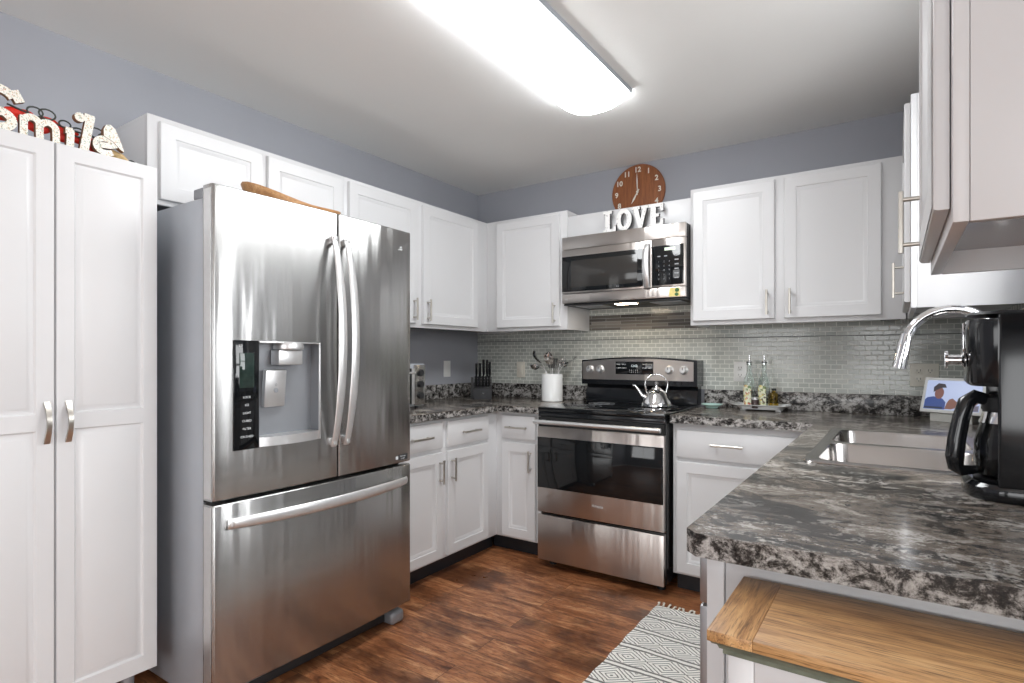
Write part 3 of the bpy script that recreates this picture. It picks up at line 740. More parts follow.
# dispenser
PY = -2.356
xf = fx(-2.3)
m = MB()
def quad(m, *p): m.face(p)
x_b = FB + 0.004
build('control_panel', MB().box(xf - 0.012, fx(-2.40) + 0.0025, DY0 - 0.002, PY, DZ0 - 0.002, DZ1 + 0.002, 0.002), 'glass_black', dl)
m = MB(); gx = fx(-2.40) + 0.0032; cy = (DY0 + PY) / 2
m.text('LG', (gx, cy - 0.022, 1.247), Y, Z, 0.011, align='CENTER')
for q, (s, wd) in enumerate((('LOCK', .05), ('ICE', .05), ('LIGHT', .05), ('CUBED', .05), ('FILTER', .05), ('CRUSHED', .05))):
    m.text(s, (gx, cy, 1.070 - q * 0.027), Y, Z, 0.0105)
build('lettering', m, 'print_white', dl)
build('status_window', MB().box(gx - 0.0014, gx, DY0 + 0.018, PY - 0.018, 1.105, 1.225, 0.0005), plain('dark_green_reflective', (0.02, 0.035, 0.03), 0.04, var=0.3, scale=40), dl)
m = MB()
c0, c1 = PY + 0.001, DY1
xi = FB + 0.012
quad(m, (xi, c0, DZ0), (xi, c1, DZ0), (xi, c1, DZ1), (xi, c0, DZ1))
quad(m, (xi, c0, DZ0), (fx(c0), c0, DZ0), (fx(c0), c0, DZ1), (xi, c0, DZ1))
quad(m, (xi, c1, DZ0), (fx(c1), c1, DZ0), (fx(c1), c1, DZ1), (xi, c1, DZ1))
quad(m, (xi, c0, DZ1), (fx(c0), c0, DZ1), (fx(c1), c1, DZ1), (xi, c1, DZ1))
quad(m, (xi, c0, DZ0), (fx(c0), c0, DZ0), (fx(c1), c1, DZ0), (xi, c1, DZ0))
build('dispenser_recess', m, 'grey_plastic', dl)
build('dispenser_frame', MB().box(fx(c1) - 0.006, fx(c1) + 0.002, c1 - 0.006, c1 + 0.0005, DZ0, DZ1, 0.001).box(xf - 0.008, xf + 0.0015, c0, c1, DZ1 - 0.006, DZ1 + 0.0005, 0.001), 'satin', dl)
ym = (c0 + c1) / 2 - 0.005
build('ice_chute', MB().lathe([(0.052, 0.0), (0.055, 0.010), (0.050, 0.026)], (xi + 0.026, ym + 0.015, 1.238), 24), 'satin', dl)
build('nozzle', MB().box(xi + 0.004, fx(ym) - 0.002, ym - 0.045, ym + 0.055, 1.182, 1.236, 0.004), 'satin', dl)
pd = build('paddle', MB().box(xi + 0.004, xi + 0.026, ym - 0.080, ym + 0.005, 1.03, 1.165, 0.005, rot=Matrix.Rotation(0.10, 3, 'Y')), 'satin', dl)
build('paddle_mark', MB().lathe([(0.009, 0.0), (0.009, 0.0008)], (xi + 0.0275, ym - 0.0375, 1.09), 14, axis='X').text('o', (xi + 0.028, ym - 0.0375, 1.105), Y, Z, 0.02), 'grey_plastic', pd)
P = [V((xi, c0 + 0.001, 0))] + [V((fx(c0) + 0.024 * math.sin(PI * i / 12) ** 0.7 if 0 < i < 12 else fx(c0), c0 + 0.001 + (c1 - c0 - 0.002) * i / 12, 0)) for i in range(13)] + [V((xi, c1 - 0.001, 0))]
m = MB().prism([(p.x, p.y, DZ0 + 0.001) for p in P], 0, (0, 0, 0.032))
rounded(m, lambda e: horiz_edge(e) and e.calc_face_angle(0) > 1, 0.003); build('drip_tray', m, 'satin', dl)
build('logo', MB().text('LG', (fx(-1.66) + 0.001, -1.672, 1.690), Y, Z, 0.024), 'print_white', dr)
build('badge', MB().box(fx(-1.66) - 0.002, fx(-1.66) + 0.001, -1.705, -1.625, 0.748, 0.772), 'matte_black', dr)
build('badge_lettering', MB().text('Inverter', (fx(-1.66) + 0.0015, -1.655, 0.762), Y, Z, 0.011).text('Linear', (fx(-1.66) + 0.0015, -1.655, 0.752), Y, Z, 0.010).box(fx(-1.66) + 0.001, fx(-1.66) + 0.0018, -1.699, -1.684, 0.753, 0.767), 'print_white', dr)

# carved bowl on the refrigerator
t = thing('wooden_bowl', 'long carved wooden dough bowl lying on top of the refrigerator', 'bowl', (0.55, -1.99, 1.7455))
m = MB(); n = 28
def boat(k, hz, inner=0.0):
    P = []
    for i in range(n):
        a = 2 * PI * i / n; y = math.cos(a); x = math.sin(a)
        yy = -1.99 + (0.215 - inner) * k * y * (1.0 + 0.10 * abs(y) ** 4)
        lift = 0.030 * y * y + 0.030 * max(0.0, -y) ** 1.5
        P.append(V((0.52 + (0.125 - inner) * k * x * (1 - 0.10 * abs(y) ** 3), yy, 1.7455 + hz + (lift if hz > 0.02 else 0))))
    return P
m.rings([boat(0.55, 0.0), boat(0.80, 0.035), boat(0.94, 0.070), boat(1.0, 0.100), boat(1.0, 0.106), boat(0.96, 0.107, 0.004), boat(0.90, 0.062, 0.006), boat(0.74, 0.034, 0.008), boat(0.5, 0.014, 0.008)], True, True)
build('bowl', m, 'bowl_wood', t)

# ------------------------------------------------------------------ pantry
t = thing('pantry_cabinet', 'tall white two-door pantry cabinet on legs left of the refrigerator', 'cabinet', (0.3, -2.86, 0))
py0, py1, pm = -3.145, -2.576, -2.860
build('carcass', MB().box(0.03, 0.578, py0 + 0.004, py1 - 0.002, 0.165, 1.858, 0.002), 'pantry', t)
for yy in (py0 + 0.06, py1 - 0.06):
    for xx in (0.09, 0.52): build('leg', MB().lathe([(0.022, 0.0), (0.024, 0.006), (0.018, 0.02), (0.020, 0.166)], (xx, yy, 0.0), 16), 'grey_plastic', t)
prof = ((0, 0), (0.005, -0.007), (0.010, -0.007), (0.021, -0.001), (0.024, 0.0))
for y0, y1, hy in ((py0, pm - 0.0015, pm - 0.022), (pm + 0.0015, py1, pm + 0.031)):
    w = y1 - y0
    d = build('door', MB().panel((0.5805, y0, 0.158), Y, X, w, 1.697, 0.020, [(0.045, 0.055, w - 0.045, 0.835), (0.045, 0.882, w - 0.045, 1.650)], prof, b=0.006), 'pantry', t)
    P = [V((0.600 + 0.024 * math.sin(PI * i / 12), hy, 1.077 - 0.122 * i / 12)) for i in range(13)]
    build('handle', MB().sweep(P, 0.007, 0.003, side=Y, rect=True, taper=[1.1, .9, .9, 1.1]), 'nickel', d)

# word sign and garland on the pantry
zt = 1.8585; xs = 0.555
t = thing('word_sign', 'cream Smile word sign with printed specks standing on the pantry', 'sign', (xs, -2.85, zt))
def stroke(m, pts, w=0.011, th=0.008):
    m.sweep([V((xs, y, z)) for y, z in pts], th, w, side=X, rect=True)
def arc2(cy, cz, r, a0, a1, n=14, ry=1.0): return [(cy + r * ry * math.cos(a0 + (a1 - a0) * i / n), cz + r * math.sin(a0 + (a1 - a0) * i / n)) for i in range(n + 1)]
def letter(strokes, w=0.011):
    m = MB()
    for k, s in enumerate(strokes): stroke(m, s, w, 0.0080 + 0.0007 * k)
    return build('letter', m, 'sign_front', t, two=('sign_side', (1, 0, 0)), smooth=30)
z = zt
Sc = -2.985
letter([arc2(Sc, z + 0.088, 0.034, 0.15 * PI, 1.5 * PI, ry=1.2) + arc2(Sc, z + 0.034, 0.024, 0.5 * PI, -0.85 * PI, ry=1.4)[1:],
        [(Sc + 0.036, z + 0.126), (Sc + 0.052, z + 0.095)]], 0.012)
mb = -2.925
letter([[(mb, z + 0.001), (mb, z + 0.062)], [(mb, z + 0.050)] + arc2(mb + 0.019, z + 0.045, 0.018, 0.9 * PI, 0.0)[1:] + [(mb + 0.038, z + 0.001)],
        [(mb + 0.037, z + 0.045)] + arc2(mb + 0.058, z + 0.040, 0.019, 0.9 * PI, 0.0)[1:] + [(mb + 0.078, z + 0.001)]], 0.0095)
letter([[(-2.812, z + 0.001), (-2.810, z + 0.058)], [(-2.824, z + 0.053), (-2.805, z + 0.053)]], 0.010)
letter([[(-2.776, z + 0.001), (-2.757, z + 0.118)], [(-2.775, z + 0.110), (-2.748, z + 0.108)]], 0.012)
letter([[(-2.735, z + 0.035), (-2.700, z + 0.040)] + arc2(-2.716, z + 0.036, 0.023, 0.1 * PI, 1.75 * PI, ry=1.2)], 0.009)
for pts in ([(-2.787 + 0.0145 * math.cos(2 * PI * i / 20), z + 0.104 + 0.0145 * math.sin(2 * PI * i / 20)) for i in range(20)],
            [(-2.722, z + 0.066), (-2.723, z + 0.088), (-2.716, z + 0.104), (-2.703, z + 0.108), (-2.690, z + 0.098), (-2.680, z + 0.076), (-2.668, z + 0.044), (-2.664, z + 0.030), (-2.676, z + 0.036), (-2.696, z + 0.056)]):
    build('letter_flourish', MB().prism([V((xs - 0.0105, a, b)) for a, b in pts], 0, (0.021, 0, 0)), 'sign_front', t, two=('sign_side', (1, 0, 0)), smooth=30)
t = thing('ribbon_garland', 'red ribbon garland with dark twisted wire behind the word sign', 'garland', (0.44, -2.84, zt))
m = MB()
for (yy, zz, r) in ((-2.93, 0.085, 0.022), (-2.905, 0.088, 0.02), (-2.85, 0.082, 0.024), (-2.825, 0.070, 0.024), (-2.79, 0.07, 0.018), (-2.745, 0.06, 0.018), (-2.875, 0.055, 0.025), (-2.81, 0.045, 0.022)):
    m.sphere((0.50, yy, zt + zz), r, (0.5, 1.25, 0.62), 10, 8)
m.sweep([(0.50, -2.97, zt + 0.06), (0.50, -2.90, zt + 0.07), (0.50, -2.82, zt + 0.06), (0.50, -2.74, zt + 0.045), (0.50, -2.70, zt + 0.012)], 0.012)
build('ribbon', m, 'red', t)
m = MB()
for k, (yy, zz, r) in enumerate(((-2.885, 0.098, 0.014), (-2.855, 0.100, 0.015), (-2.81, 0.085, 0.011), (-2.775, 0.07, 0.014), (-2.725, 0.085, 0.016), (-2.70, 0.075, 0.014))):
    m.sweep([V((0.515, yy + r * 1.4 * math.cos(2 * PI * i / 14), zt + zz + r * math.sin(2 * PI * i / 14))) for i in range(14)], 0.0026, seg=6, closed=True)
m.sweep([(0.51, -2.95, zt + 0.10), (0.51, -2.88, zt + 0.085), (0.51, -2.80, zt + 0.075), (0.51, -2.72, zt + 0.07), (0.51, -2.66, zt + 0.03)], 0.0028, seg=6)
build('wire', m, 'wire', t)
t = thing('figurine', 'small tan figurine with dark tip lying right of the word sign', 'ornament', (0.53, -2.655, zt))
build('body', MB().sweep([(0.53, -2.705, zt + 0.02), (0.53, -2.685, zt + 0.028), (0.53, -2.660, zt + 0.020), (0.53, -2.640, zt + 0.012)], 0.016, 0.011, seg=12, taper=[.3, 1, 1.1, .5]), 'tan', t)
build('head', MB().sphere((0.53, -2.628, zt + 0.011), 0.0105, (1, 1.3, 0.9), 12, 8), 'matte_black', t)

# ------------------------------------------------------------------ range
t = thing('range', 'stainless electric range with black glass cooktop in the back wall run', 'stove', (1.345, -0.36, 0))
rx0, rx1 = 0.9640, 1.7150
build('body', MB().box(rx0 + 0.001, rx1 - 0.001, -0.655, -0.03, 0.045, 0.895, 0.003), 'black', t)
for xx in (rx0 + 0.05, rx1 - 0.05):
    for yy in (-0.60, -0.08): build('foot', MB().lathe([(0.022, 0), (0.022, 0.012), (0.012, 0.016), (0.012, 0.046)], (xx, yy, 0), 14), 'matte_black', t)
ck = build('cooktop', MB().box(rx0 - 0.002, rx1 + 0.001, -0.690, -0.10, 0.896, 0.922, 0.006, 3), 'glass_black', t)
build('front_rail', MB().box(rx0, rx1, -0.688, -0.656, 0.868, 0.8955, 0.003), 'plastic_black', t)
for bx, by, br in ((1.16, -0.50, 0.105), (1.53, -0.50, 0.085), (1.16, -0.25, 0.08), (1.53, -0.25, 0.105)):
    m = MB()
    for r in (br, br * 0.62): m.rings([[V((bx + (r + q) * math.cos(2 * PI * i / 40), by + (r + q) * math.sin(2 * PI * i / 40), 0.9222 + hz)) for i in range(40)] for q, hz in ((-0.001, 0), (-0.001, 0.0003), (0.001, 0.0003), (0.001, 0))], closed=True)
    build('burner_ring', m, 'print_grey', ck)
# backguard with arched top
bx0, bx1, bz0 = 0.9640, 1.7180, 0.9225
def arch_poly(x0, x1, z0, z1, rise, y, n=16, ins=0.0): return [V((x0 + ins, y, z0)), V((x1 - ins, y, z0))] + [V((x1 - ins - (x1 - x0 - 2 * ins) * i / n, y, z1 - ins + rise * math.sin(PI * i / n))) for i in range(n + 1)]
bg = MB()
bg.prism(arch_poly(bx0, bx1, 1.035, 1.190, 0.020, -0.135), 0, (0, 0.125, 0))
bg.prism([(bx0 + 0.012, -0.010, bz0), (bx0 + 0.012, -0.0995, bz0), (bx0 + 0.012, -0.0995, 0.96), (bx0 + 0.012, -0.075, 1.034), (bx0 + 0.012, -0.010, 1.034)], 0, (bx1 - bx0 - 0.024, 0, 0))
rounded(bg, lambda e: len(e.link_faces) == 2 and e.calc_face_angle(0) > 1.0, 0.004, 2)
b_ = build('backguard', bg, 'plastic_black', t)
build('control_fascia', MB().prism(arch_poly(bx0 + 0.008, bx1 - 0.022, 1.066, 1.180, 0.020, -0.1385), 0, (0, 0.0035, 0)), 'steel_y', b_)
build('display', MB().box(1.205, 1.452, -0.141, -0.1386, 1.102, 1.182, 0.0006), 'glass_black', b_)
m = MB(); yy = -0.1414
m.text('12:00', (1.330, yy, 1.148), X, Z, 0.020)
build('display_digits', m, 'lcd_cyan', b_)
m = MB()
for q in range(5): m.text('%d' % (q + 1), (1.30 + q * 0.013, yy, 1.112), X, Z, 0.011); m.text('%d' % (q + 5), (1.30 + q * 0.013, yy, 1.125), X, Z, 0.010)
for (px, pz, s) in ((1.225, 1.160, 'BAKE'), (1.262, 1.160, 'BROIL'), (1.225, 1.138, 'WARM'), (1.262, 1.138, 'CLEAN'), (1.398, 1.160, 'TIMER'), (1.432, 1.160, 'CLOCK'), (1.398, 1.138, 'START'), (1.432, 1.138, 'OFF')):
    m.text(s, (px, yy, pz), X, Z, 0.0105)
build('display_lettering', m, 'print_white', b_)
for kx in (1.026, 1.098, 1.552, 1.640):
    k = build('knob', MB().lathe([(0.026, -0.0005), (0.026, -0.006), (0.021, -0.010), (0.019, -0.026), (0.016, -0.029), (0.0, -0.0295)], (kx, -0.1388, 1.132), 24, axis='Y'), 'satin', b_)
    build('pointer', MB().box(kx - 0.002, kx + 0.002, -0.1695, -0.1678, 1.132, 1.148), 'matte_black', k)
# oven door
od = build('oven_door', MB().box(rx0 + 0.002, rx1 - 0.003, -0.700, -0.6565, 0.322, 0.812, 0.004), 'steel_y', t)
build('door_top_edge', MB().box(rx0 + 0.006, rx1 - 0.006, -0.694, -0.657, 0.8125, 0.866), 'dark_gap', t)
build('window', MB().box(rx0 + 0.004, rx1 - 0.005, -0.7035, -0.6985, 0.462, 0.752, 0.0015), 'glass_black', od)
build('handle', MB().sweep([(rx0 + 0.004, -0.742, 0.842), (rx1 - 0.006, -0.742, 0.842)], 0.012, 0.014, side=Z, seg=16)
      .box(rx0 + 0.03, rx0 + 0.055, -0.738, -0.692, 0.834, 0.850, 0.003).box(rx1 - 0.055, rx1 - 0.03, -0.738, -0.692, 0.834, 0.850, 0.003), 'satin', od)
build('logo', MB().text('Amana', (1.345, -0.7006, 0.395), X, Z, 0.024), 'print_white', od)
build('storage_drawer', MB().box(rx0 + 0.002, rx1 - 0.003, -0.698, -0.6565, 0.046, 0.306, 0.004), 'steel_y', t)
# kettle
t = thing('tea_kettle', 'shiny steel tea kettle standing on the cooktop', 'kettle', (1.53, -0.30, 0.9228))
kc = (1.53, -0.30, 0.9230)
build('body', MB().lathe([(0.082, 0.0), (0.090, 0.004), (0.090, 0.014), (0.084, 0.030), (0.068, 0.062), (0.048, 0.088), (0.030, 0.100), (0.020, 0.103)], kc, 36), 'chrome', t)
build('lid', MB().lathe([(0.030, 0.1005), (0.026, 0.108), (0.010, 0.113), (0.006, 0.120), (0.012, 0.126), (0.013, 0.134), (0.007, 0.142), (0.0, 0.143)], kc, 24), 'chrome', t)
ux = V((-0.83, -0.56, 0)).normalized()
k0 = V(kc)
build('spout', MB().sweep([k0 + ux * 0.06 + Z * 0.05, k0 + ux * 0.088 + Z * 0.066, k0 + ux * 0.105 + Z * 0.095, k0 + ux * 0.125 + Z * 0.122, k0 + ux * 0.140 + Z * 0.124], 0.013, seg=12, taper=[1.3, 1, .75, .6, .55]), 'chrome', t)
hp = [k0 + ux * 0.056 + Z * 0.078] + [k0 + ux * (0.066 * math.cos(a)) + Z * (0.125 + 0.062 * math.sin(a)) for a in [PI * i / 14 for i in range(15)]] + [k0 - ux * 0.056 + Z * 0.078]
build('handle', MB().sweep(hp, 0.0045, seg=10), 'chrome', t)

# ------------------------------------------------------------------ microwave
t = thing('microwave', 'stainless over-the-range microwave with black glass door', 'microwave', (1.35, -0.21, 1.54))
mx0, mx1, mz0, mz1, my = 0.9625, 1.7315, 1.535, 1.950, -0.402
build('case', MB().box(mx0 + 0.001, mx1 - 0.001, -0.3735, -0.010, mz0 + 0.004, mz1, 0.003), 'black', t)
build('vent_grille', MB().box(mx0, mx1, my, -0.374, 1.872, mz1, 0.004), 'steel_y', t)
wx = 1.540
dm = build('door', MB().box(mx0, wx, my - 0.002, -0.374, 1.600, 1.8705, 0.004), 'steel_y', t)
build('window', MB().box(mx0 + 0.002, wx - 0.050, my - 0.0045, my - 0.001, 1.612, 1.828, 0.001), 'glass_black', dm)
build('window_mesh', MB().box(mx0 + 0.065, wx - 0.085, my - 0.0050, my - 0.004, 1.636, 1.800, 0.0004), plain('dark_window_screen', (0.03, 0.028, 0.026), 0.10, var=0.1, scale=300), dm)
build('door_lettering', MB().text('LG', (1.335, my - 0.0048, 1.621), X, Z, 0.014), 'print_grey', dm)
P = [V((wx - 0.024, my - 0.006 - 0.036 * math.sin(PI * i / 16) ** 0.7, 1.848 - 0.245 * i / 16)) for i in range(17)]
build('handle', MB().sweep(P, 0.019, 0.007, side=X, seg=14), 'satin', dm)
cp = build('control_panel', MB().box(wx + 0.0008, mx1, my - 0.002, -0.374, 1.600, 1.8705, 0.004), 'steel_y', t)
build('keypad', MB().box(wx + 0.004, mx1 - 0.010, my - 0.0045, my - 0.001, 1.612, 1.832, 0.001), 'glass_black', cp)
build('clock_display', MB().box(1.615, 1.675, my - 0.0050, my - 0.004, 1.803, 1.819), 'lcd_green', cp)
m = MB(); ky = my - 0.0049
for r in range(5):
    for cidx in range(3): m.text(str((r * 3 + cidx + 1) % 10), (1.582 + cidx * 0.030, ky, 1.738 - r * 0.024), X, Z, 0.013)
for r in range(6): m.box(1.672, 1.694, ky - 0.0002, ky + 0.0003, 1.770 - r * 0.025, 1.777 - r * 0.025)
for cidx in range(2): m.box(1.574 + cidx * 0.038, 1.592 + cidx * 0.038, ky - 0.0002, ky + 0.0003, 1.770, 1.776)
build('button_print', m, 'print_grey', cp)
build('bottom_band', MB().box(mx0, mx1, my, -0.374, mz0 + 0.006, 1.5985, 0.004), 'steel_y', t)
st = build('sticker', MB().box(1.640, 1.700, my - 0.0010, my - 0.0002, 1.545, 1.594), 'lemon', t, label='small yellow and green fruit sticker')
build('sticker_leaf', MB().sphere((1.684, my - 0.0012, 1.580), 0.013, (1.0, 0.05, 0.9), 10, 6).sphere((1.682, my - 0.0012, 1.557), 0.012, (1, 0.05, 0.8), 10, 6), 'leaf', st)
build('badge', MB().text('LG', (0.995, my - 0.0006, 1.560), X, Z, 0.015), 'print_white', t)
build('underside', MB().box(mx0 + 0.004, mx1 - 0.004, -0.385, -0.015, mz0 - 0.006, mz0 + 0.0035, 0.002), 'matte_black', t)
for a, b in ((1.02, 1.20), (1.50, 1.68)): build('grease_filter', MB().box(a, b, -0.33, -0.14, mz0 - 0.0095, mz0 - 0.0063, 0.001), 'steel_side', t)
build('lamp_lens', MB().box(1.29, 1.41, -0.345, -0.285, mz0 - 0.0095, mz0 - 0.0063, 0.001), 'lamp_on', t)

# word sign and clock above
t = thing('word_sign', 'white distressed LOVE letters standing on the microwave', 'sign', (1.41, -0.362, 1.9505))
G = {'L': (.72, [(0, 0), (.72, 0), (.72, .34), (.6, .34), (.56, .16), (.38, .16), (.38, .86), (.5, .86), (.5, 1), (0, 1), (0, .86), (.12, .86), (.12, .14), (0, .14)]),
     'V': (.88, [(0, 1), (.42, 1), (.42, .87), (.34, .87), (.46, .42), (.58, .87), (.5, .87), (.5, 1), (.88, 1), (.88, .87), (.8, .87), (.54, 0), (.36, 0), (.08, .87), (0, .87)]),
     'E': (.76, [(0, 0), (.76, 0), (.76, .34), (.62, .34), (.58, .15), (.38, .15), (.38, .43), (.54, .43), (.54, .57), (.38, .57), (.38, .85), (.58, .85), (.62, .66), (.76, .66), (.76, 1), (0, 1), (0, .86), (.1, .86), (.1, .14), (0, .14)])}
lx = 1.228; LH = 0.130; LW = 0.113
for ch in 'LOVE':
    m = MB()
    if ch == 'O':
        c = V((lx + 0.43 * LW, -0.352, 1.9508 + LH / 2))
        rg = lambda a, b, dy: [c + X * (a * LW * math.cos(2 * PI * i / 32)) + Z * (b * LH * math.sin(2 * PI * i / 32)) + Y * dy for i in range(32)]
        m.rings([rg(.43, .5, 0), rg(.43, .5, -0.022), rg(.17, .30, -0.022), rg(.17, .30, 0)], closed=True); w = .86
    else:
        w, pts = G[ch]; m.prism([(lx + a * LW, -0.352, 1.9508 + b * LH) for a, b in pts], 0, (0, -0.022, 0))
    build('letter', m, 'love_front', t, two=('love_side', (0, -1, 0)), smooth=30)
    lx += w * LW + 0.0015
t = thing('wall_clock', 'round wooden clock with pale numerals above the microwave', 'clock', (1.305, -0.018, 2.270))
cc = V((1.305, -0.001, 2.272)); R = 0.178
build('face', MB().lathe([(R, 0.0), (R + 0.001, -0.014), (R - 0.003, -0.018), (0.0, -0.018)], cc, 64, axis='Y'), 'clock_wood', t)
m = MB()
for n_ in range(1, 13):
    a = PI / 2 - n_ * PI / 6
    m.text(str(n_), cc + X * (0.145 * math.cos(a)) + Z * (0.145 * math.sin(a) - 0.016) + Y * -0.0186, X, Z, 0.046, ext=0.0006, N=-Y, bold=0.0012)
build('numerals', m, 'ivory', t)
def hand(name, ang, ln, w):
    d = X * math.cos(ang) + Z * math.sin(ang); s = X * -math.sin(ang) + Z * math.cos(ang); o = cc + Y * (-0.022 if name == 'hour_hand' else -0.025)
    build(name, MB().prism([o - d * 0.02 - s * w * .6, o - s * w * .5, o + d * ln * .6 - s * w, o + d * ln, o + d * ln * .6 + s * w, o + s * w * .5, o - d * 0.02 + s * w * .6], 0, (0, 0.0012, 0)), 'ivory', t)
hand('hour_hand', PI / 2 - 7 * PI / 6, 0.085, 0.006); hand('minute_hand', PI / 2 + 0.03, 0.125, 0.004)
build('hub', MB().lathe([(0.007, -0.0185), (0.007, -0.028), (0.0, -0.029)], cc, 16, axis='Y'), 'ivory', t)

# ------------------------------------------------------------------ ceiling light
t = thing('ceiling_light', 'long lit fluorescent wraparound light on the ceiling', 'light', (1.52, -1.60, H))
lx0, lx1, ly0, ly1 = 1.322, 1.662, -2.26, -1.000
build('tray', MB().box(lx0 + 0.02, lx1 + 0.006, ly0 + 0.01, ly1 - 0.004, H - 0.022, H - 0.0005, 0.003), 'steel_side', t)
rings = []
for y, s, dz in ((ly0, 0.90, 0.75), (ly0 + 0.03, 1, 1), (ly1 - 0.035, 1, 1), (ly1 - 0.008, 0.985, 0.92), (ly1, 0.97, 0.80)):
    ring = []
    for i in range(25):
        u = -1 + 2 * i / 24; x = (lx0 + lx1) / 2 + u * (lx1 - lx0) / 2 * s
        ring.append(V((x, y + (0.014 * (1 - u * u) if y > -1.05 else 0), H - 0.0225 - 0.052 * dz * (1 - abs(u) ** 2.6))))
    rings.append(ring)
m = MB(); Rv = [[m.bm.verts.new(p) for p in r] for r in rings]
for k in range(len(Rv) - 1):
    for i in range(24): m.bm.faces.new([Rv[k][i], Rv[k][i + 1], Rv[k + 1][i + 1], Rv[k + 1][i]])
for r in (Rv[0], Rv[-1]): m.bm.faces.new(r)
build('diffuser', m, 'diffuser', t)

# ------------------------------------------------------------------ wall plates
def plate(label, c, U, N, kind, mat='white_plastic', name='wall_outlet', gang=1):
    c, U, N = V(c), V(U), V(N); t = thing(name, label, 'outlet' if name == 'wall_outlet' else 'switch', tuple(c), 0, 'wall plates above the counters')
    w = 0.072 if gang == 1 else 0.118
    build('plate', MB().panel(c - U * w / 2 - Z * 0.058, U, N, w, 0.116, 0.006, b=0.004), mat, t)
    for g in range(gang):
        q = c + U * ((g - (gang - 1) / 2) * 0.046)
        if kind == 'outlet':
            for s in (-1, 1):
                o = q + Z * (0.021 * s) + N * 0.006
                r = build('receptacle', MB().panel(o - U * 0.016 - Z * 0.014, U, N, 0.032, 0.028, 0.0015, b=0.001), mat, t)
                mm = MB()
                for du in (-0.007, 0.007): mm.panel(o + U * (du - 0.0012) - Z * 0.002 + N * 0.0015, U, N, 0.0024, 0.010, 0.0004, b=0.0002)
                mm.panel(o - U * 0.002 - Z * 0.010 + N * 0.0015, U, N, 0.004, 0.004, 0.0004, b=0.0002)
                build('slot', mm, 'dark_gap', r)
        else:
            r = build('rocker', MB().panel(q - U * 0.0165 - Z * 0.033 + N * 0.006, U, N, 0.033, 0.066, 0.004, b=0.002), mat, t)
plate('white rocker switch plate on the lavender left wall above the toaster counter', (0.001, -0.372, 1.125), Y, X, 'rocker', name='wall_switch')
plate('pale switch plate on the tile left of the utensil crock', (0.402, -0.0095, 1.118), X, -Y, 'rocker', 'ivory', name='wall_switch')
plate('white outlet on the tile partly behind the oil bottles', (1.930, -0.0095, 1.125), X, -Y, 'outlet')
plate('ivory double outlet on the tile behind the smart display', (2.800, -0.0095, 1.120), X, -Y, 'outlet', 'ivory', gang=2)

# ------------------------------------------------------------------ left counter objects
CTZ = CT + 0.0006
t = thing('toaster_oven', 'stainless toaster oven half hidden behind the refrigerator edge', 'toaster oven', (0.24, -1.24, CTZ))
ty0, ty1, tx1, tz0, tz1 = -1.45, -1.050, 0.415, 0.930, 1.172
build('body', MB().box(0.08, tx1, ty0, ty1, tz0, tz1, 0.008), 'steel_side', t)
for yy in (ty0 + 0.03, ty1 - 0.03):
    for xx in (0.11, tx1 - 0.04): build('foot', MB().cyl((xx, yy, CTZ), (xx, yy, tz0 + 0.002), 0.011), 'matte_black', t)
build('control_panel', MB().box(tx1 + 0.0003, tx1 + 0.006, ty1 - 0.095, ty1 - 0.004, tz0 + 0.006, tz1 - 0.006, 0.002), 'steel_x', t)
dd_ = build('door', MB().box(tx1 + 0.0003, tx1 + 0.012, ty0 + 0.008, ty1 - 0.10, tz0 + 0.014, tz1 - 0.026, 0.003), 'glass_black', t)
build('door_frame', MB().box(tx1 + 0.010, tx1 + 0.0145, ty1 - 0.122, ty1 - 0.10, tz0 + 0.014, tz1 - 0.026, 0.001).box(tx1 + 0.010, tx1 + 0.0145, ty0 + 0.008, ty0 + 0.03, tz0 + 0.014, tz1 - 0.026, 0.001), 'satin', dd_)
build('handle', MB().sweep([(tx1 + 0.012, ty0 + 0.05, tz1 - 0.05), (tx1 + 0.045, ty0 + 0.06, tz1 - 0.05), (tx1 + 0.045, ty1 - 0.13, tz1 - 0.05), (tx1 + 0.012, ty1 - 0.12, tz1 - 0.05)], 0.007), 'satin', dd_)
for q in range(3): build('knob', MB().lathe([(0.020, 0.0062), (0.018, 0.022), (0.0, 0.023)], (tx1, ty1 - 0.048, tz1 - 0.052 - q * 0.065), 18, axis='X'), 'matte_black', t)

kang = 0.62
kl = V((0.248, -0.268, CTZ))
t = thing('knife_block', 'black knife block in the back left corner of the counter', 'knife block', tuple(kl), kang)
Rk = Matrix.Rotation(kang, 3, 'Z')
def K(x, y, z): return kl + Rk @ V((x, y, z))            # local: -y is the block's front
def kprism(m, pts, x0, x1): m.prism([K(x0, y, z) for y, z in pts], 0, Rk @ V((x1 - x0, 0, 0)))
m = MB(); kprism(m, [(-0.085, 0), (0.07, 0), (0.07, 0.14), (0.02, 0.155), (-0.035, 0.085), (-0.085, 0.075)], -0.062, 0.062)
rounded(m, lambda e: len(e.link_faces) == 2 and e.calc_face_angle(0) > 0.5, 0.003, 2)
build('block', m, plain('charcoal_wood', srgb(44, 45, 48), 0.45, var=0.15, scale=20), t)
build('logo', MB().sphere(K(0, -0.0855, 0.042), 0.008, (1.6, 0.25, 0.7), 12, 8), 'satin', t)
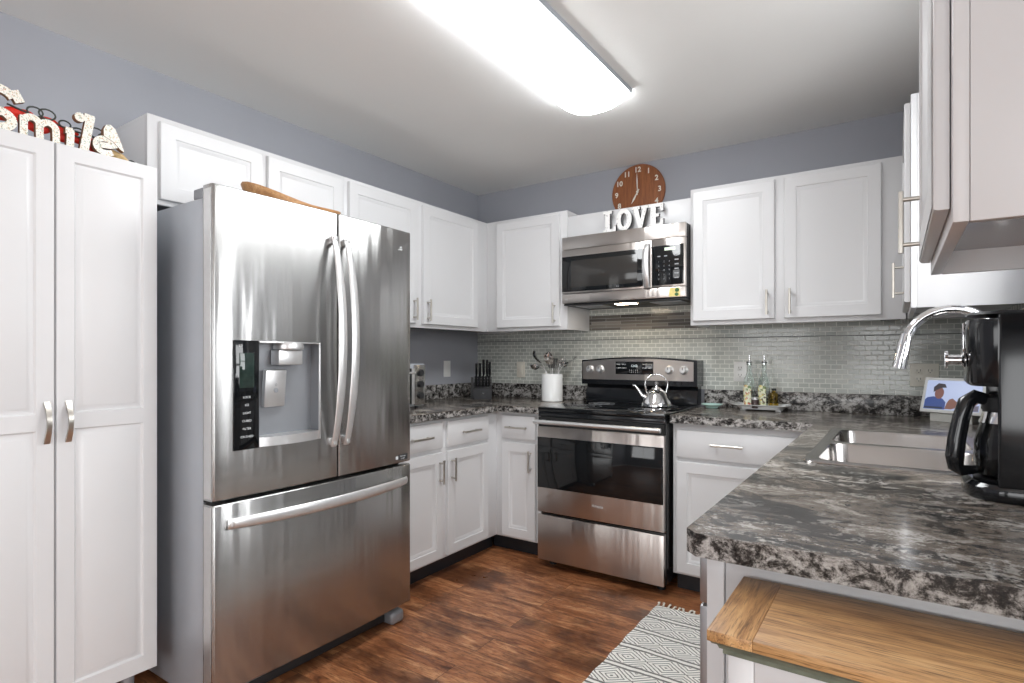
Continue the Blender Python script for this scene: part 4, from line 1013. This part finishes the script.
def knife(label, x, y, z, ln, lean, steelcap=True):
    base = K(x, y, z); d = (Rk @ V((0, -math.sin(lean), math.cos(lean)))).normalized(); sd = Rk @ V((1, 0, 0))
    k = thing('kitchen_knife', label, 'knife', tuple(base), 0, 'knives in the black block')
    build('handle', MB().sweep([base + d * 0.012, base + d * ln * 0.3, base + d * ln * 0.7, base + d * ln], 0.0098, 0.013, side=sd, seg=10, taper=[.75, 1, .95, .9]), 'plastic_black', k)
    build('bolster', MB().sweep([base + d * 0.0008, base + d * 0.0125], 0.005, 0.009, side=sd, seg=10), 'chrome', k)
    mm = MB()
    for q in (0.3, 0.55, 0.8): mm.cyl(base + d * (ln * q) - sd * 0.0104, base + d * (ln * q) + sd * 0.0104, 0.0026, seg=8)
    build('rivet', mm, 'chrome', k)
ordn = ['leftmost', 'second from the left', 'middle', 'second from the right', 'rightmost']
for i in range(5): knife('black steak knife, %s in the front row of the knife block' % ordn[i], -0.046 + 0.023 * i, -0.062, 0.081, 0.085, 0.30)
for i, (xx, yy, zz, ln) in enumerate(((-0.047, 0.030, 0.152, 0.100), (-0.022, 0.004, 0.135, 0.120), (0.004, 0.032, 0.152, 0.130), (0.030, 0.008, 0.14, 0.140), (0.048, 0.035, 0.15, 0.115))):
    knife('black kitchen knife, %s in the raised back row of the knife block' % ordn[i], xx, yy, zz, ln, 0.30)
t = thing('sharpening_steel', 'black sharpening steel handle at the left side of the knife block', 'tool', tuple(K(-0.075, 0.0, 0.0)))
build('sheath', MB().sweep([K(-0.0765, 0.0, 0.004), K(-0.0765, 0.02, 0.15)], 0.011, 0.016, side=Rk @ X, rect=True, taper=[1, .8]), 'matte_black', t)

t = thing('utensil_crock', 'white ceramic utensil crock left of the range', 'crock', (0.775, -0.20, CTZ))
uc = V((0.775, -0.20, CTZ)); cr = 0.071; chh = 0.182
build('crock', MB().lathe([(cr - 0.004, 0.0), (cr, 0.004), (cr, chh - 0.004), (cr - 0.002, chh), (cr - 0.008, chh), (cr - 0.009, chh - 0.01), (cr - 0.009, 0.012), (0.0, 0.010)], uc, 40), 'ceramic', t)
def utensil(name, label, deg, r, h, kind):
    q = V((math.cos(math.radians(deg)), math.sin(math.radians(deg)), 0))
    foot = uc + q * 0.034 + Z * 0.018; rim = uc + q * 0.047 + Z * 0.195; tip = uc + q * r + Z * h
    mid = (rim + tip) / 2 + Z * 0.008; d = (tip - mid).normalized(); dx, dy = q.x, q.y
    u = thing(name, label, 'utensil', tuple(foot), 0, 'steel utensils in the white crock')
    build('handle', MB().sweep([foot, foot.lerp(rim, 0.5), rim, mid, tip], 0.0042, 0.003, seg=8, taper=[1.1, 1, .9, .8, .8]), 'satin', u)
    out = V((dx, dy, 0)); out = out.normalized() if out.length > 0.01 else V((0.5, -0.8, 0))
    if kind == 'ladle':
        c = tip + out * 0.03 + d * 0.008; m = MB(); rg = []
        for th, rr in ((0.05, 1), (0.35, 1), (0.7, 1), (1.05, 1), (1.4, 1), (1.56, 1), (1.5, .95), (1.05, .93), (0.5, .93), (0.05, .93)):
            rg.append([c + V((0.038 * rr * math.sin(th) * math.cos(2 * PI * i / 18), 0.038 * rr * math.sin(th) * math.sin(2 * PI * i / 18), -0.038 * rr * math.cos(th) + 0.01)) for i in range(18)])
        m.rings(rg); build('bowl', m, 'chrome', u)
    elif kind == 'spoon':
        sd = d.cross(out).normalized(); m = MB(); rg = []
        for s in range(9):
            q = s / 8; w = 0.031 * math.sin(PI * min(1, q * 0.93 + 0.07)) ** 0.7 + 0.002; cc_ = tip + d * (0.095 * q) + out * (0.012 * math.sin(PI * q))
            rg.append([cc_ + sd * (w * math.cos(2 * PI * i / 12)) + out * (0.004 * math.sin(2 * PI * i / 12) + 0.010 * math.cos(2 * PI * i / 12) ** 2) for i in range(12)])
        m.rings(rg); build('bowl', m, 'chrome', u)
    elif kind == 'turner':
        sd = d.cross(out).normalized(); m = MB()
        for q in (-0.027, -0.009, 0.009, 0.027): m.sweep([tip + sd * q * 0.7, tip + d * 0.03 + sd * q + out * 0.006, tip + d * 0.095 + sd * q + out * 0.012], 0.0065, 0.001, side=sd, rect=True)
        m.sweep([tip - sd * 0.022 + d * 0.002, tip + sd * 0.022 + d * 0.002], 0.004, 0.0015, side=d, rect=True)
        m.sweep([tip - sd * 0.034 + d * 0.093 + out * 0.012, tip + sd * 0.034 + d * 0.093 + out * 0.012], 0.005, 0.0012, side=d, rect=True)
        build('blade', m, 'chrome', u)
    elif kind == 'whisk':
        sd = d.cross(out).normalized(); m = MB()
        for k in range(5):
            ax = sd * math.cos(k * PI / 5) + out * math.sin(k * PI / 5)
            m.sweep([tip + ax * (0.028 * math.sin(2 * PI * min(.999, max(.001, s / 16)) if False else PI * 2 * s / 16) * 0 + 0.026 * math.cos(PI / 2 + PI * 2 * s / 16)) + d * (0.05 - 0.05 * math.cos(2 * PI * s / 16)) for s in range(16)], 0.0012, seg=6, closed=True)
        build('wires', m, 'chrome', u)
utensil('ladle', 'steel ladle hanging far out to the left of the white crock', 172, 0.108, 0.232, 'ladle')
utensil('serving_spoon', 'steel serving spoon beside the ladle leaning left in the white crock', 232, 0.074, 0.256, 'spoon')
utensil('slotted_turner', 'slotted steel turner standing at the back of the white crock', 118, 0.060, 0.222, 'turner')
utensil('serving_spoon', 'steel spoon standing upright at the front of the white crock', 288, 0.064, 0.246, 'spoon')
utensil('ladle', 'steel ladle standing at the back right of the white crock', 62, 0.062, 0.245, 'ladle')
utensil('whisk', 'wire whisk leaning right in the white crock', 332, 0.066, 0.226, 'whisk')
utensil('serving_spoon', 'steel spoon leaning far right out of the white crock', 15, 0.086, 0.242, 'spoon')

# ------------------------------------------------------------------ right counter objects
t = thing('small_dish', 'small pale mint dish on the counter right of the range', 'dish', (1.80, -0.13, CTZ))
build('dish', MB().lathe([(0.030, 0.0), (0.034, 0.003), (0.036, 0.010), (0.060, 0.022), (0.058, 0.025), (0.034, 0.014), (0.0, 0.011)], (1.80, -0.13, CTZ), 32), 'mint', t)
tc = V((2.065, -0.118, CTZ))
t = thing('serving_tray', 'white footed tray under the oil bottles', 'tray', tuple(tc))
def trect(hx, hy, z, r=0.03):
    return [p + V((tc.x, tc.y, tc.z)) for p in rrect(-hx, hx, -hy, hy, r, z)]
build('tray', MB().rings([trect(0.105, 0.045, 0.006, 0.02), trect(0.112, 0.052, 0.008), trect(0.122, 0.060, 0.024), trect(0.145, 0.075, 0.031), trect(0.146, 0.076, 0.034), trect(0.120, 0.060, 0.029), trect(0.112, 0.053, 0.016), trect(0.1, 0.045, 0.0145, 0.02)]), 'ceramic', t)
for sx in (-0.09, 0.09):
    build('foot', MB().box(tc.x + sx - 0.014, tc.x + sx + 0.014, tc.y - 0.04, tc.y + 0.04, tc.z, tc.z + 0.007, 0.002), 'ceramic', t)
TZ = CTZ + 0.0150
def bottle(label, x, y, lab, liquid=None):
    t = thing('oil_bottle', label, 'bottle', (x, y, TZ), 0, 'oil bottles on the white tray')
    c = (x, y, TZ); r = 0.030
    build('glass', MB().lathe([(r - 0.004, 0.0), (r, 0.004), (r, 0.135), (r * 0.93, 0.155), (r * 0.62, 0.178), (0.0125, 0.197), (0.0115, 0.235), (0.0145, 0.238), (0.0145, 0.248), (0.009, 0.248), (0.009, 0.200), (r * 0.55, 0.174), (r * 0.86, 0.152), (r - 0.003, 0.134), (r - 0.003, 0.008), (0.0, 0.007)], c, 28), 'glass', t)
    build('label', MB().rings([[V((x + (r + 0.0006) * math.cos(a), y + (r + 0.0006) * math.sin(a), TZ + hz + (0.014 * math.cos((a + 2.0) * 1.25) if hz > 0.05 else 0))) for a in [-2.0 + 0.95 * (2 * i / 16 - 1) for i in range(17)]] +
          [V((x + (r + 0.0001) * math.cos(a), y + (r + 0.0001) * math.sin(a), TZ + hz + (0.014 * math.cos((a + 2.0) * 1.25) if hz > 0.05 else 0))) for a in [-2.0 - 0.95 * (2 * i / 16 - 1) for i in range(17)]] for hz in (0.008, 0.112)]), lab, t)
    if liquid: build('oil', MB().lathe([(r - 0.0045, 0.0085), (r - 0.0036, 0.010), (r - 0.0036, liquid)], c, 28), 'oil', t)
    s = build('pourer', MB().lathe([(0.0085, 0.235), (0.0085, 0.2485), (0.011, 0.249), (0.011, 0.256), (0.004, 0.262), (0.0035, 0.292), (0.0, 0.294)], c, 16), 'chrome', t)
    build('stopper', MB().lathe([(0.0155, 0.2487), (0.0155, 0.2545), (0.011, 0.2546)], c, 16, cap0=False, cap1=False), 'matte_black', t)
bottle('clear glass oil bottle with red and yellow fruit label, left on the white tray', 2.003, -0.128, 'bottle_label')
bottle('clear glass oil bottle with olive label, right on the white tray', 2.080, -0.130, 'olive_label')
t = thing('oil_cruet', 'short cruet of yellow oil behind the right bottle on the tray', 'bottle', (2.122, -0.082, TZ))
build('glass', MB().lathe([(0.021, 0.0), (0.024, 0.003), (0.024, 0.07), (0.018, 0.082), (0.010, 0.088), (0.010, 0.094), (0.0, 0.094)], (2.122, -0.082, TZ), 22), 'oil', t)
build('cap', MB().lathe([(0.012, 0.0945), (0.012, 0.106), (0.0, 0.107)], (2.122, -0.082, TZ), 18), 'matte_black', t)
t = thing('pepper_jar', 'small dark pepper jar between the two oil bottles', 'jar', (2.041, -0.166, TZ))
build('jar', MB().lathe([(0.017, 0.0), (0.019, 0.002), (0.019, 0.042), (0.016, 0.046), (0.0, 0.046)], (2.041, -0.166, TZ), 22), 'dark_spice', t)
build('lid', MB().lathe([(0.0175, 0.0463), (0.0175, 0.058), (0.015, 0.060), (0.0, 0.060)], (2.041, -0.166, TZ), 22), 'satin', t)

# smart display
sa = -0.55
sl = V((2.905, -0.235, CTZ))
t = thing('smart_display', 'white-framed smart display showing two people on the back right counter', 'tablet', tuple(sl), sa)
Rs = Matrix.Rotation(sa, 3, 'Z')
def D(x, y, z): return sl + Rs @ V((x, y, z))
tl = 0.30                                    # backward tilt
Us = Rs @ X; Zs = (Rs @ V((0, math.sin(tl), math.cos(tl)))).normalized(); Ns = (Rs @ V((0, -math.cos(tl), math.sin(tl)))).normalized()
build('base', MB().prism([D(-0.085, -0.035, 0.0), D(0.085, -0.035, 0.0), D(0.075, 0.05, 0.0), D(-0.075, 0.05, 0.0)], 0, (0, 0, 0.036)), plain('grey_fabric', srgb(198, 198, 192), 0.8, var=0.06, scale=200), t)
o0 = D(-0.128, -0.032, 0.037)
build('bezel', MB().panel(o0, Us, Ns, 0.256, 0.168, 0.012, b=0.004, Z=Zs), 'white_plastic', t)
def scr(u, v, dn=0.0): return o0 + Us * u + Zs * v + Ns * (0.0124 + dn)
sw, sh, so = 0.226, 0.138, 0.015
def screen_mat(name, c, s=0.8):
    return emit(name, srgb(*c), s, 0.02)
build('screen', MB().panel(o0 + Us * so + Zs * so + Ns * 0.0122, Us, Ns, sw, sh, 0.0008, b=0.0003, Z=Zs), screen_mat('screen_pale_blue', (178, 190, 222)), t)
def blob(name, pts, col, lay):
    m = MB(); m.prism([scr(so + a * sw, so + b * sh, 0.0008 + 0.0003 * lay) for a, b in pts], 0, Ns * 0.0002); build(name, m, screen_mat('screen_' + name, col), t)
el = lambda cx, cy, rx, ry, n=18: [(cx + rx * math.cos(2 * PI * i / n), cy + ry * math.sin(2 * PI * i / n)) for i in range(n)]
blob('picture_shirt', [(0.01, 0.01), (0.40, 0.01), (0.40, 0.26), (0.33, 0.38), (0.16, 0.44), (0.05, 0.40), (0.01, 0.32)], (42, 66, 128), 1)
blob('picture_face', el(0.26, 0.56, 0.085, 0.20), (116, 74, 66), 2)
blob('picture_hair', [(0.15, 0.58), (0.14, 0.76), (0.22, 0.90), (0.34, 0.88), (0.38, 0.76), (0.28, 0.74), (0.20, 0.66)], (40, 32, 40), 3)
blob('picture_hands', [(0.40, 0.03), (0.52, 0.03), (0.70, 0.16), (0.62, 0.26), (0.52, 0.40), (0.46, 0.36), (0.42, 0.22)], (120, 78, 66), 2)
blob('picture_head', el(0.86, 0.40, 0.13, 0.24), (112, 84, 80), 2)
blob('picture_shoulder', [(0.62, 0.01), (0.99, 0.01), (0.99, 0.20), (0.72, 0.16)], (92, 88, 104), 3)
blob('picture_caption', [(0.02, 0.03), (0.36, 0.03), (0.36, 0.09), (0.02, 0.09)], (28, 36, 56), 4)

# coffee maker, its front looks towards the aisle (-x)
t = thing('coffee_maker', 'black glossy drip coffee maker on the right counter in front of the faucet', 'coffee maker', (2.92, -1.905, CTZ))
my0, my1 = -2.000, -1.800
def prism_y(m, pts, y0, y1): return m.prism([(x, y0, z) for x, z in pts], 0, (0, y1 - y0, 0))
m = MB()
def rr_xy(x0, x1, y0, y1, r0, z):                # plan outline with a rounded front (-x)
    P = [V((x1, y0, z)), V((x1, y1, z))]
    P += [V((x0 + r0 - r0 * math.sin(a), y1 - r0 + r0 * math.cos(a), z)) for a in [PI / 2 * i / 6 for i in range(7)]]
    P += [V((x0 + r0 - r0 * math.cos(a), y0 + r0 - r0 * math.sin(a), z)) for a in [PI / 2 * i / 6 for i in range(7)]]
    return P
b0, b1 = 2.806, 3.030
build('base', MB().rings([rr_xy(b0 + 0.004, b1, my0 + 0.002, my1 - 0.002, 0.07, CTZ), rr_xy(b0, b1, my0, my1, 0.07, CTZ + 0.006), rr_xy(b0, b1, my0, my1, 0.07, CTZ + 0.026), rr_xy(b0 + 0.012, b1, my0 + 0.004, my1 - 0.004, 0.06, CTZ + 0.034)]), 'plastic_black', t)
build('warming_plate', MB().lathe([(0.060, 0.0), (0.062, 0.003), (0.0, 0.004)], (2.884, -1.9, CTZ + 0.0343), 28), 'matte_black', t)
m = MB().box(2.950, b1, my0 + 0.0145, my1 - 0.0145, CTZ + 0.030, 1.2995, 0.004, 3)
for q in (my0 + 0.001, my1 - 0.015): m.box(2.856, b1, q, q + 0.0138, CTZ + 0.030, 1.2995, 0.005, 3)
build('column', m, 'plastic_black', t)
build('brew_head', MB().rings([rr_xy(2.818, 2.8555, my0 + 0.006, my1 - 0.006, 0.05, 1.150), rr_xy(2.812, 2.8555, my0 + 0.003, my1 - 0.003, 0.055, 1.158), rr_xy(2.808, 2.8555, my0 + 0.002, my1 - 0.002, 0.055, 1.270), rr_xy(2.812, 2.8555, my0 + 0.003, my1 - 0.003, 0.055, 1.290)]), 'plastic_black', t)
build('lid', MB().rings([rr_xy(2.812, b1 - 0.004, my0 + 0.003, my1 - 0.003, 0.06, 1.3000), rr_xy(2.816, b1 - 0.006, my0 + 0.006, my1 - 0.006, 0.055, 1.306)]), 'matte_black', t)
build('trim_strip', MB().box(2.8055, 2.8085, -1.915, -1.890, 1.215, 1.285, 0.001), 'chrome', t)
build('knob', MB().lathe([(0.016, 0.0), (0.017, -0.004), (0.011, -0.008), (0.011, -0.030), (0.019, -0.031), (0.019, -0.036), (0.0, -0.037)], (2.809, -1.935, 1.205), 20, axis='X'), 'chrome', t)
cc2 = (2.884, -1.9, CTZ + 0.0386)
cf = build('carafe', MB().lathe([(0.045, 0.0), (0.056, 0.006), (0.060, 0.03), (0.058, 0.075), (0.048, 0.115), (0.042, 0.140), (0.040, 0.140), (0.046, 0.114), (0.0565, 0.075), (0.0585, 0.03), (0.054, 0.008), (0.0, 0.004)], cc2, 30), 'glass_dark', t)
build('carafe_lid', MB().lathe([(0.043, 0.1405), (0.046, 0.146), (0.044, 0.170), (0.030, 0.178), (0.0, 0.180)], cc2, 28), 'matte_black', cf)
build('carafe_band', MB().lathe([(0.0432, 0.1395), (0.0452, 0.128), (0.0485, 0.116), (0.0505, 0.1165), (0.0465, 0.129), (0.0442, 0.1400)], cc2, 28, cap0=False, cap1=False), 'chrome', cf)
hd = V((-0.95, -0.30, 0)).normalized(); c2 = V(cc2)
hp = [c2 + hd * 0.040 + Z * 0.166, c2 + hd * 0.060 + Z * 0.172, c2 + hd * 0.076 + Z * 0.160, c2 + hd * 0.086 + Z * 0.125, c2 + hd * 0.094 + Z * 0.080, c2 + hd * 0.098 + Z * 0.040, c2 + hd * 0.096 + Z * 0.018, c2 + hd * 0.085 + Z * 0.010, c2 + hd * 0.058 + Z * 0.014]
build('carafe_handle', MB().sweep(hp, 0.014, 0.0155, side=V((hd.y, -hd.x, 0)), seg=12, taper=[.8, 1, 1.05, 1.05, 1.1, 1.15, 1.0, .8, .6]), 'plastic_black', cf)

# little plant on the coffee maker
t = thing('potted_succulent', 'tiny succulent in a white faceted pot on the coffee maker', 'plant', (2.935, -1.92, 1.3065))
pc = (2.936, -1.92, 1.3065)
build('pot', MB().lathe([(0.014, 0.0), (0.030, 0.022), (0.026, 0.032), (0.023, 0.032), (0.025, 0.022), (0.0, 0.020)], pc, 8), 'ceramic', t, smooth=10)
m = MB()
for i in range(16):
    a = i * 2.4; e = 0.35 + 0.055 * i; d = V((math.cos(a) * math.cos(e), math.sin(a) * math.cos(e), math.sin(e)))
    q = V(pc) + Z * 0.022
    m.sweep([q, q + d * 0.012, q + d * 0.024, q + d * 0.031 + Z * 0.002], 0.005, 0.0028, seg=8, taper=[.6, 1, .9, .1])
build('leaves', m, 'plant', t)

# ------------------------------------------------------------------ wood-topped cabinet in front of the peninsula
t = thing('wood_top_cabinet', 'white cabinet with honey pine top standing against the peninsula end', 'cabinet', (3.0, -2.6, 0))
wx0, wx1, wy0_, wy1_, wzt = 2.472, 3.55, -2.722, -2.497, 0.843
build('top', MB().box(wx0 + 0.0581, wx1, wy0_, wy1_, wzt - 0.015, wzt, 0.0010), 'pine_x', t)
build('end_board', MB().box(wx0, wx0 + 0.058, wy0_, wy1_, wzt - 0.015, wzt, 0.0010), 'pine_y', t)
m = MB()
def mould(ins, zz): return [V((wx0 + ins, wy0_ + ins, wzt - zz)), V((wx1 - 0.004, wy0_ + ins, wzt - zz)), V((wx1 - 0.004, wy1_ - 0.004, wzt - zz)), V((wx0 + ins, wy1_ - 0.004, wzt - zz))]
m.rings([mould(0.003, 0.0153), mould(0.005, 0.019), mould(0.011, 0.022), mould(0.013, 0.027), mould(0.017, 0.029), mould(0.017, 0.035)])
build('moulding', m, 'green_edge', t, label='worn green painted moulding under the top')
cx0 = wx0 + 0.026; cyf = wy0_ + 0.020
build('carcass', MB().box(cx0, wx1 - 0.03, cyf + 0.018, wy1_ - 0.006, 0.06, wzt - 0.0355, 0.001), 'pantry', t)
build('face_frame', MB().box(cx0 - 0.003, cx0 + 0.030, cyf, cyf + 0.0175, 0.0, wzt - 0.0355, 0.001).box(cx0 + 0.0305, wx1 - 0.03, cyf, cyf + 0.0175, wzt - 0.078, wzt - 0.0355, 0.001)
      .box(wx1 - 0.06, wx1 - 0.03, cyf, cyf + 0.0175, 0.0, wzt - 0.086, 0.001).box(cx0 + 0.0305, wx1 - 0.0605, cyf, cyf + 0.0175, 0.05, 0.09, 0.001), 'pantry', t)
for k in range(2):
    w = (wx1 - 0.0605 - cx0 - 0.034) / 2; u0 = cx0 + 0.033 + k * (w + 0.003)
    d = build('door', MB().panel((u0, cyf + 0.0165, 0.093), X, -Y, w, wzt - 0.086 - 0.096, 0.015, [(0.05, 0.05, w - 0.05, wzt - 0.086 - 0.146)], b=0.002), 'pantry', t)
    build('knob', MB().lathe([(0.006, -0.0005), (0.006, -0.010), (0.013, -0.016), (0.011, -0.024), (0.0, -0.026)], (u0 + (w - 0.03 if k == 0 else 0.03), cyf + 0.0015, 0.5), 16, axis='Y'), 'nickel', d)
for xx in (cx0 + 0.012, wx1 - 0.05): build('leg', MB().box(xx - 0.012, xx + 0.025, wy1_ - 0.045, wy1_ - 0.008, 0, 0.0595, 0.002), 'pantry', t)

# ------------------------------------------------------------------ rug
t = thing('runner_rug', 'cream and black woven runner rug with fringe on the wood floor', 'rug', (2.03, -1.6, 0.0))
gx0, gx1, gy0, gy1 = 1.722, 2.345, -2.42, -0.825
m = MB(); nx, ny = 14, 90
def rz(x, y): return 0.009 + 0.0035 * math.sin((y + 0.82) * 2 * PI / 0.158) * (0.6 + 0.4 * math.sin(x * 9)) + 0.002 * math.sin(x * 14 + y * 9)
tv = [[m.bm.verts.new((gx0 + (gx1 - gx0) * i / nx + 0.004 * math.sin(j * 0.7) * (1 if i in (0, nx) else 0), gy0 + (gy1 - gy0) * j / ny, rz(gx0 + (gx1 - gx0) * i / nx, gy0 + (gy1 - gy0) * j / ny))) for j in range(ny + 1)] for i in range(nx + 1)]
bv = [[m.bm.verts.new((v.co.x, v.co.y, 0.001)) for v in r] for r in tv]
for i in range(nx):
    for j in range(ny):
        m.bm.faces.new([tv[i][j], tv[i + 1][j], tv[i + 1][j + 1], tv[i][j + 1]]); m.bm.faces.new([bv[i][j + 1], bv[i + 1][j + 1], bv[i + 1][j], bv[i][j]])
for j in range(ny):
    m.bm.faces.new([tv[0][j + 1], bv[0][j + 1], bv[0][j], tv[0][j]]); m.bm.faces.new([tv[nx][j], bv[nx][j], bv[nx][j + 1], tv[nx][j + 1]])
for i in range(nx):
    m.bm.faces.new([tv[i][0], bv[i][0], bv[i + 1][0], tv[i + 1][0]]); m.bm.faces.new([tv[i + 1][ny], bv[i + 1][ny], bv[i][ny], tv[i][ny]])
build('woven_field', m, 'rug', t, smooth=60)
for i in range(26):
    x = gx0 + 0.008 + (gx1 - gx0 - 0.016) * i / 25; l = random.uniform(0.028, 0.048); sx = random.uniform(-0.014, 0.014)
    build('tassel', MB().sweep([(x, gy1 - 0.004, 0.008), (x + sx * 0.4, gy1 + l * 0.5, 0.010), (x + sx, gy1 + l, 0.006)], 0.0065, 0.0042, seg=7, taper=[.8, .7, 1.1]), 'fringe', t)
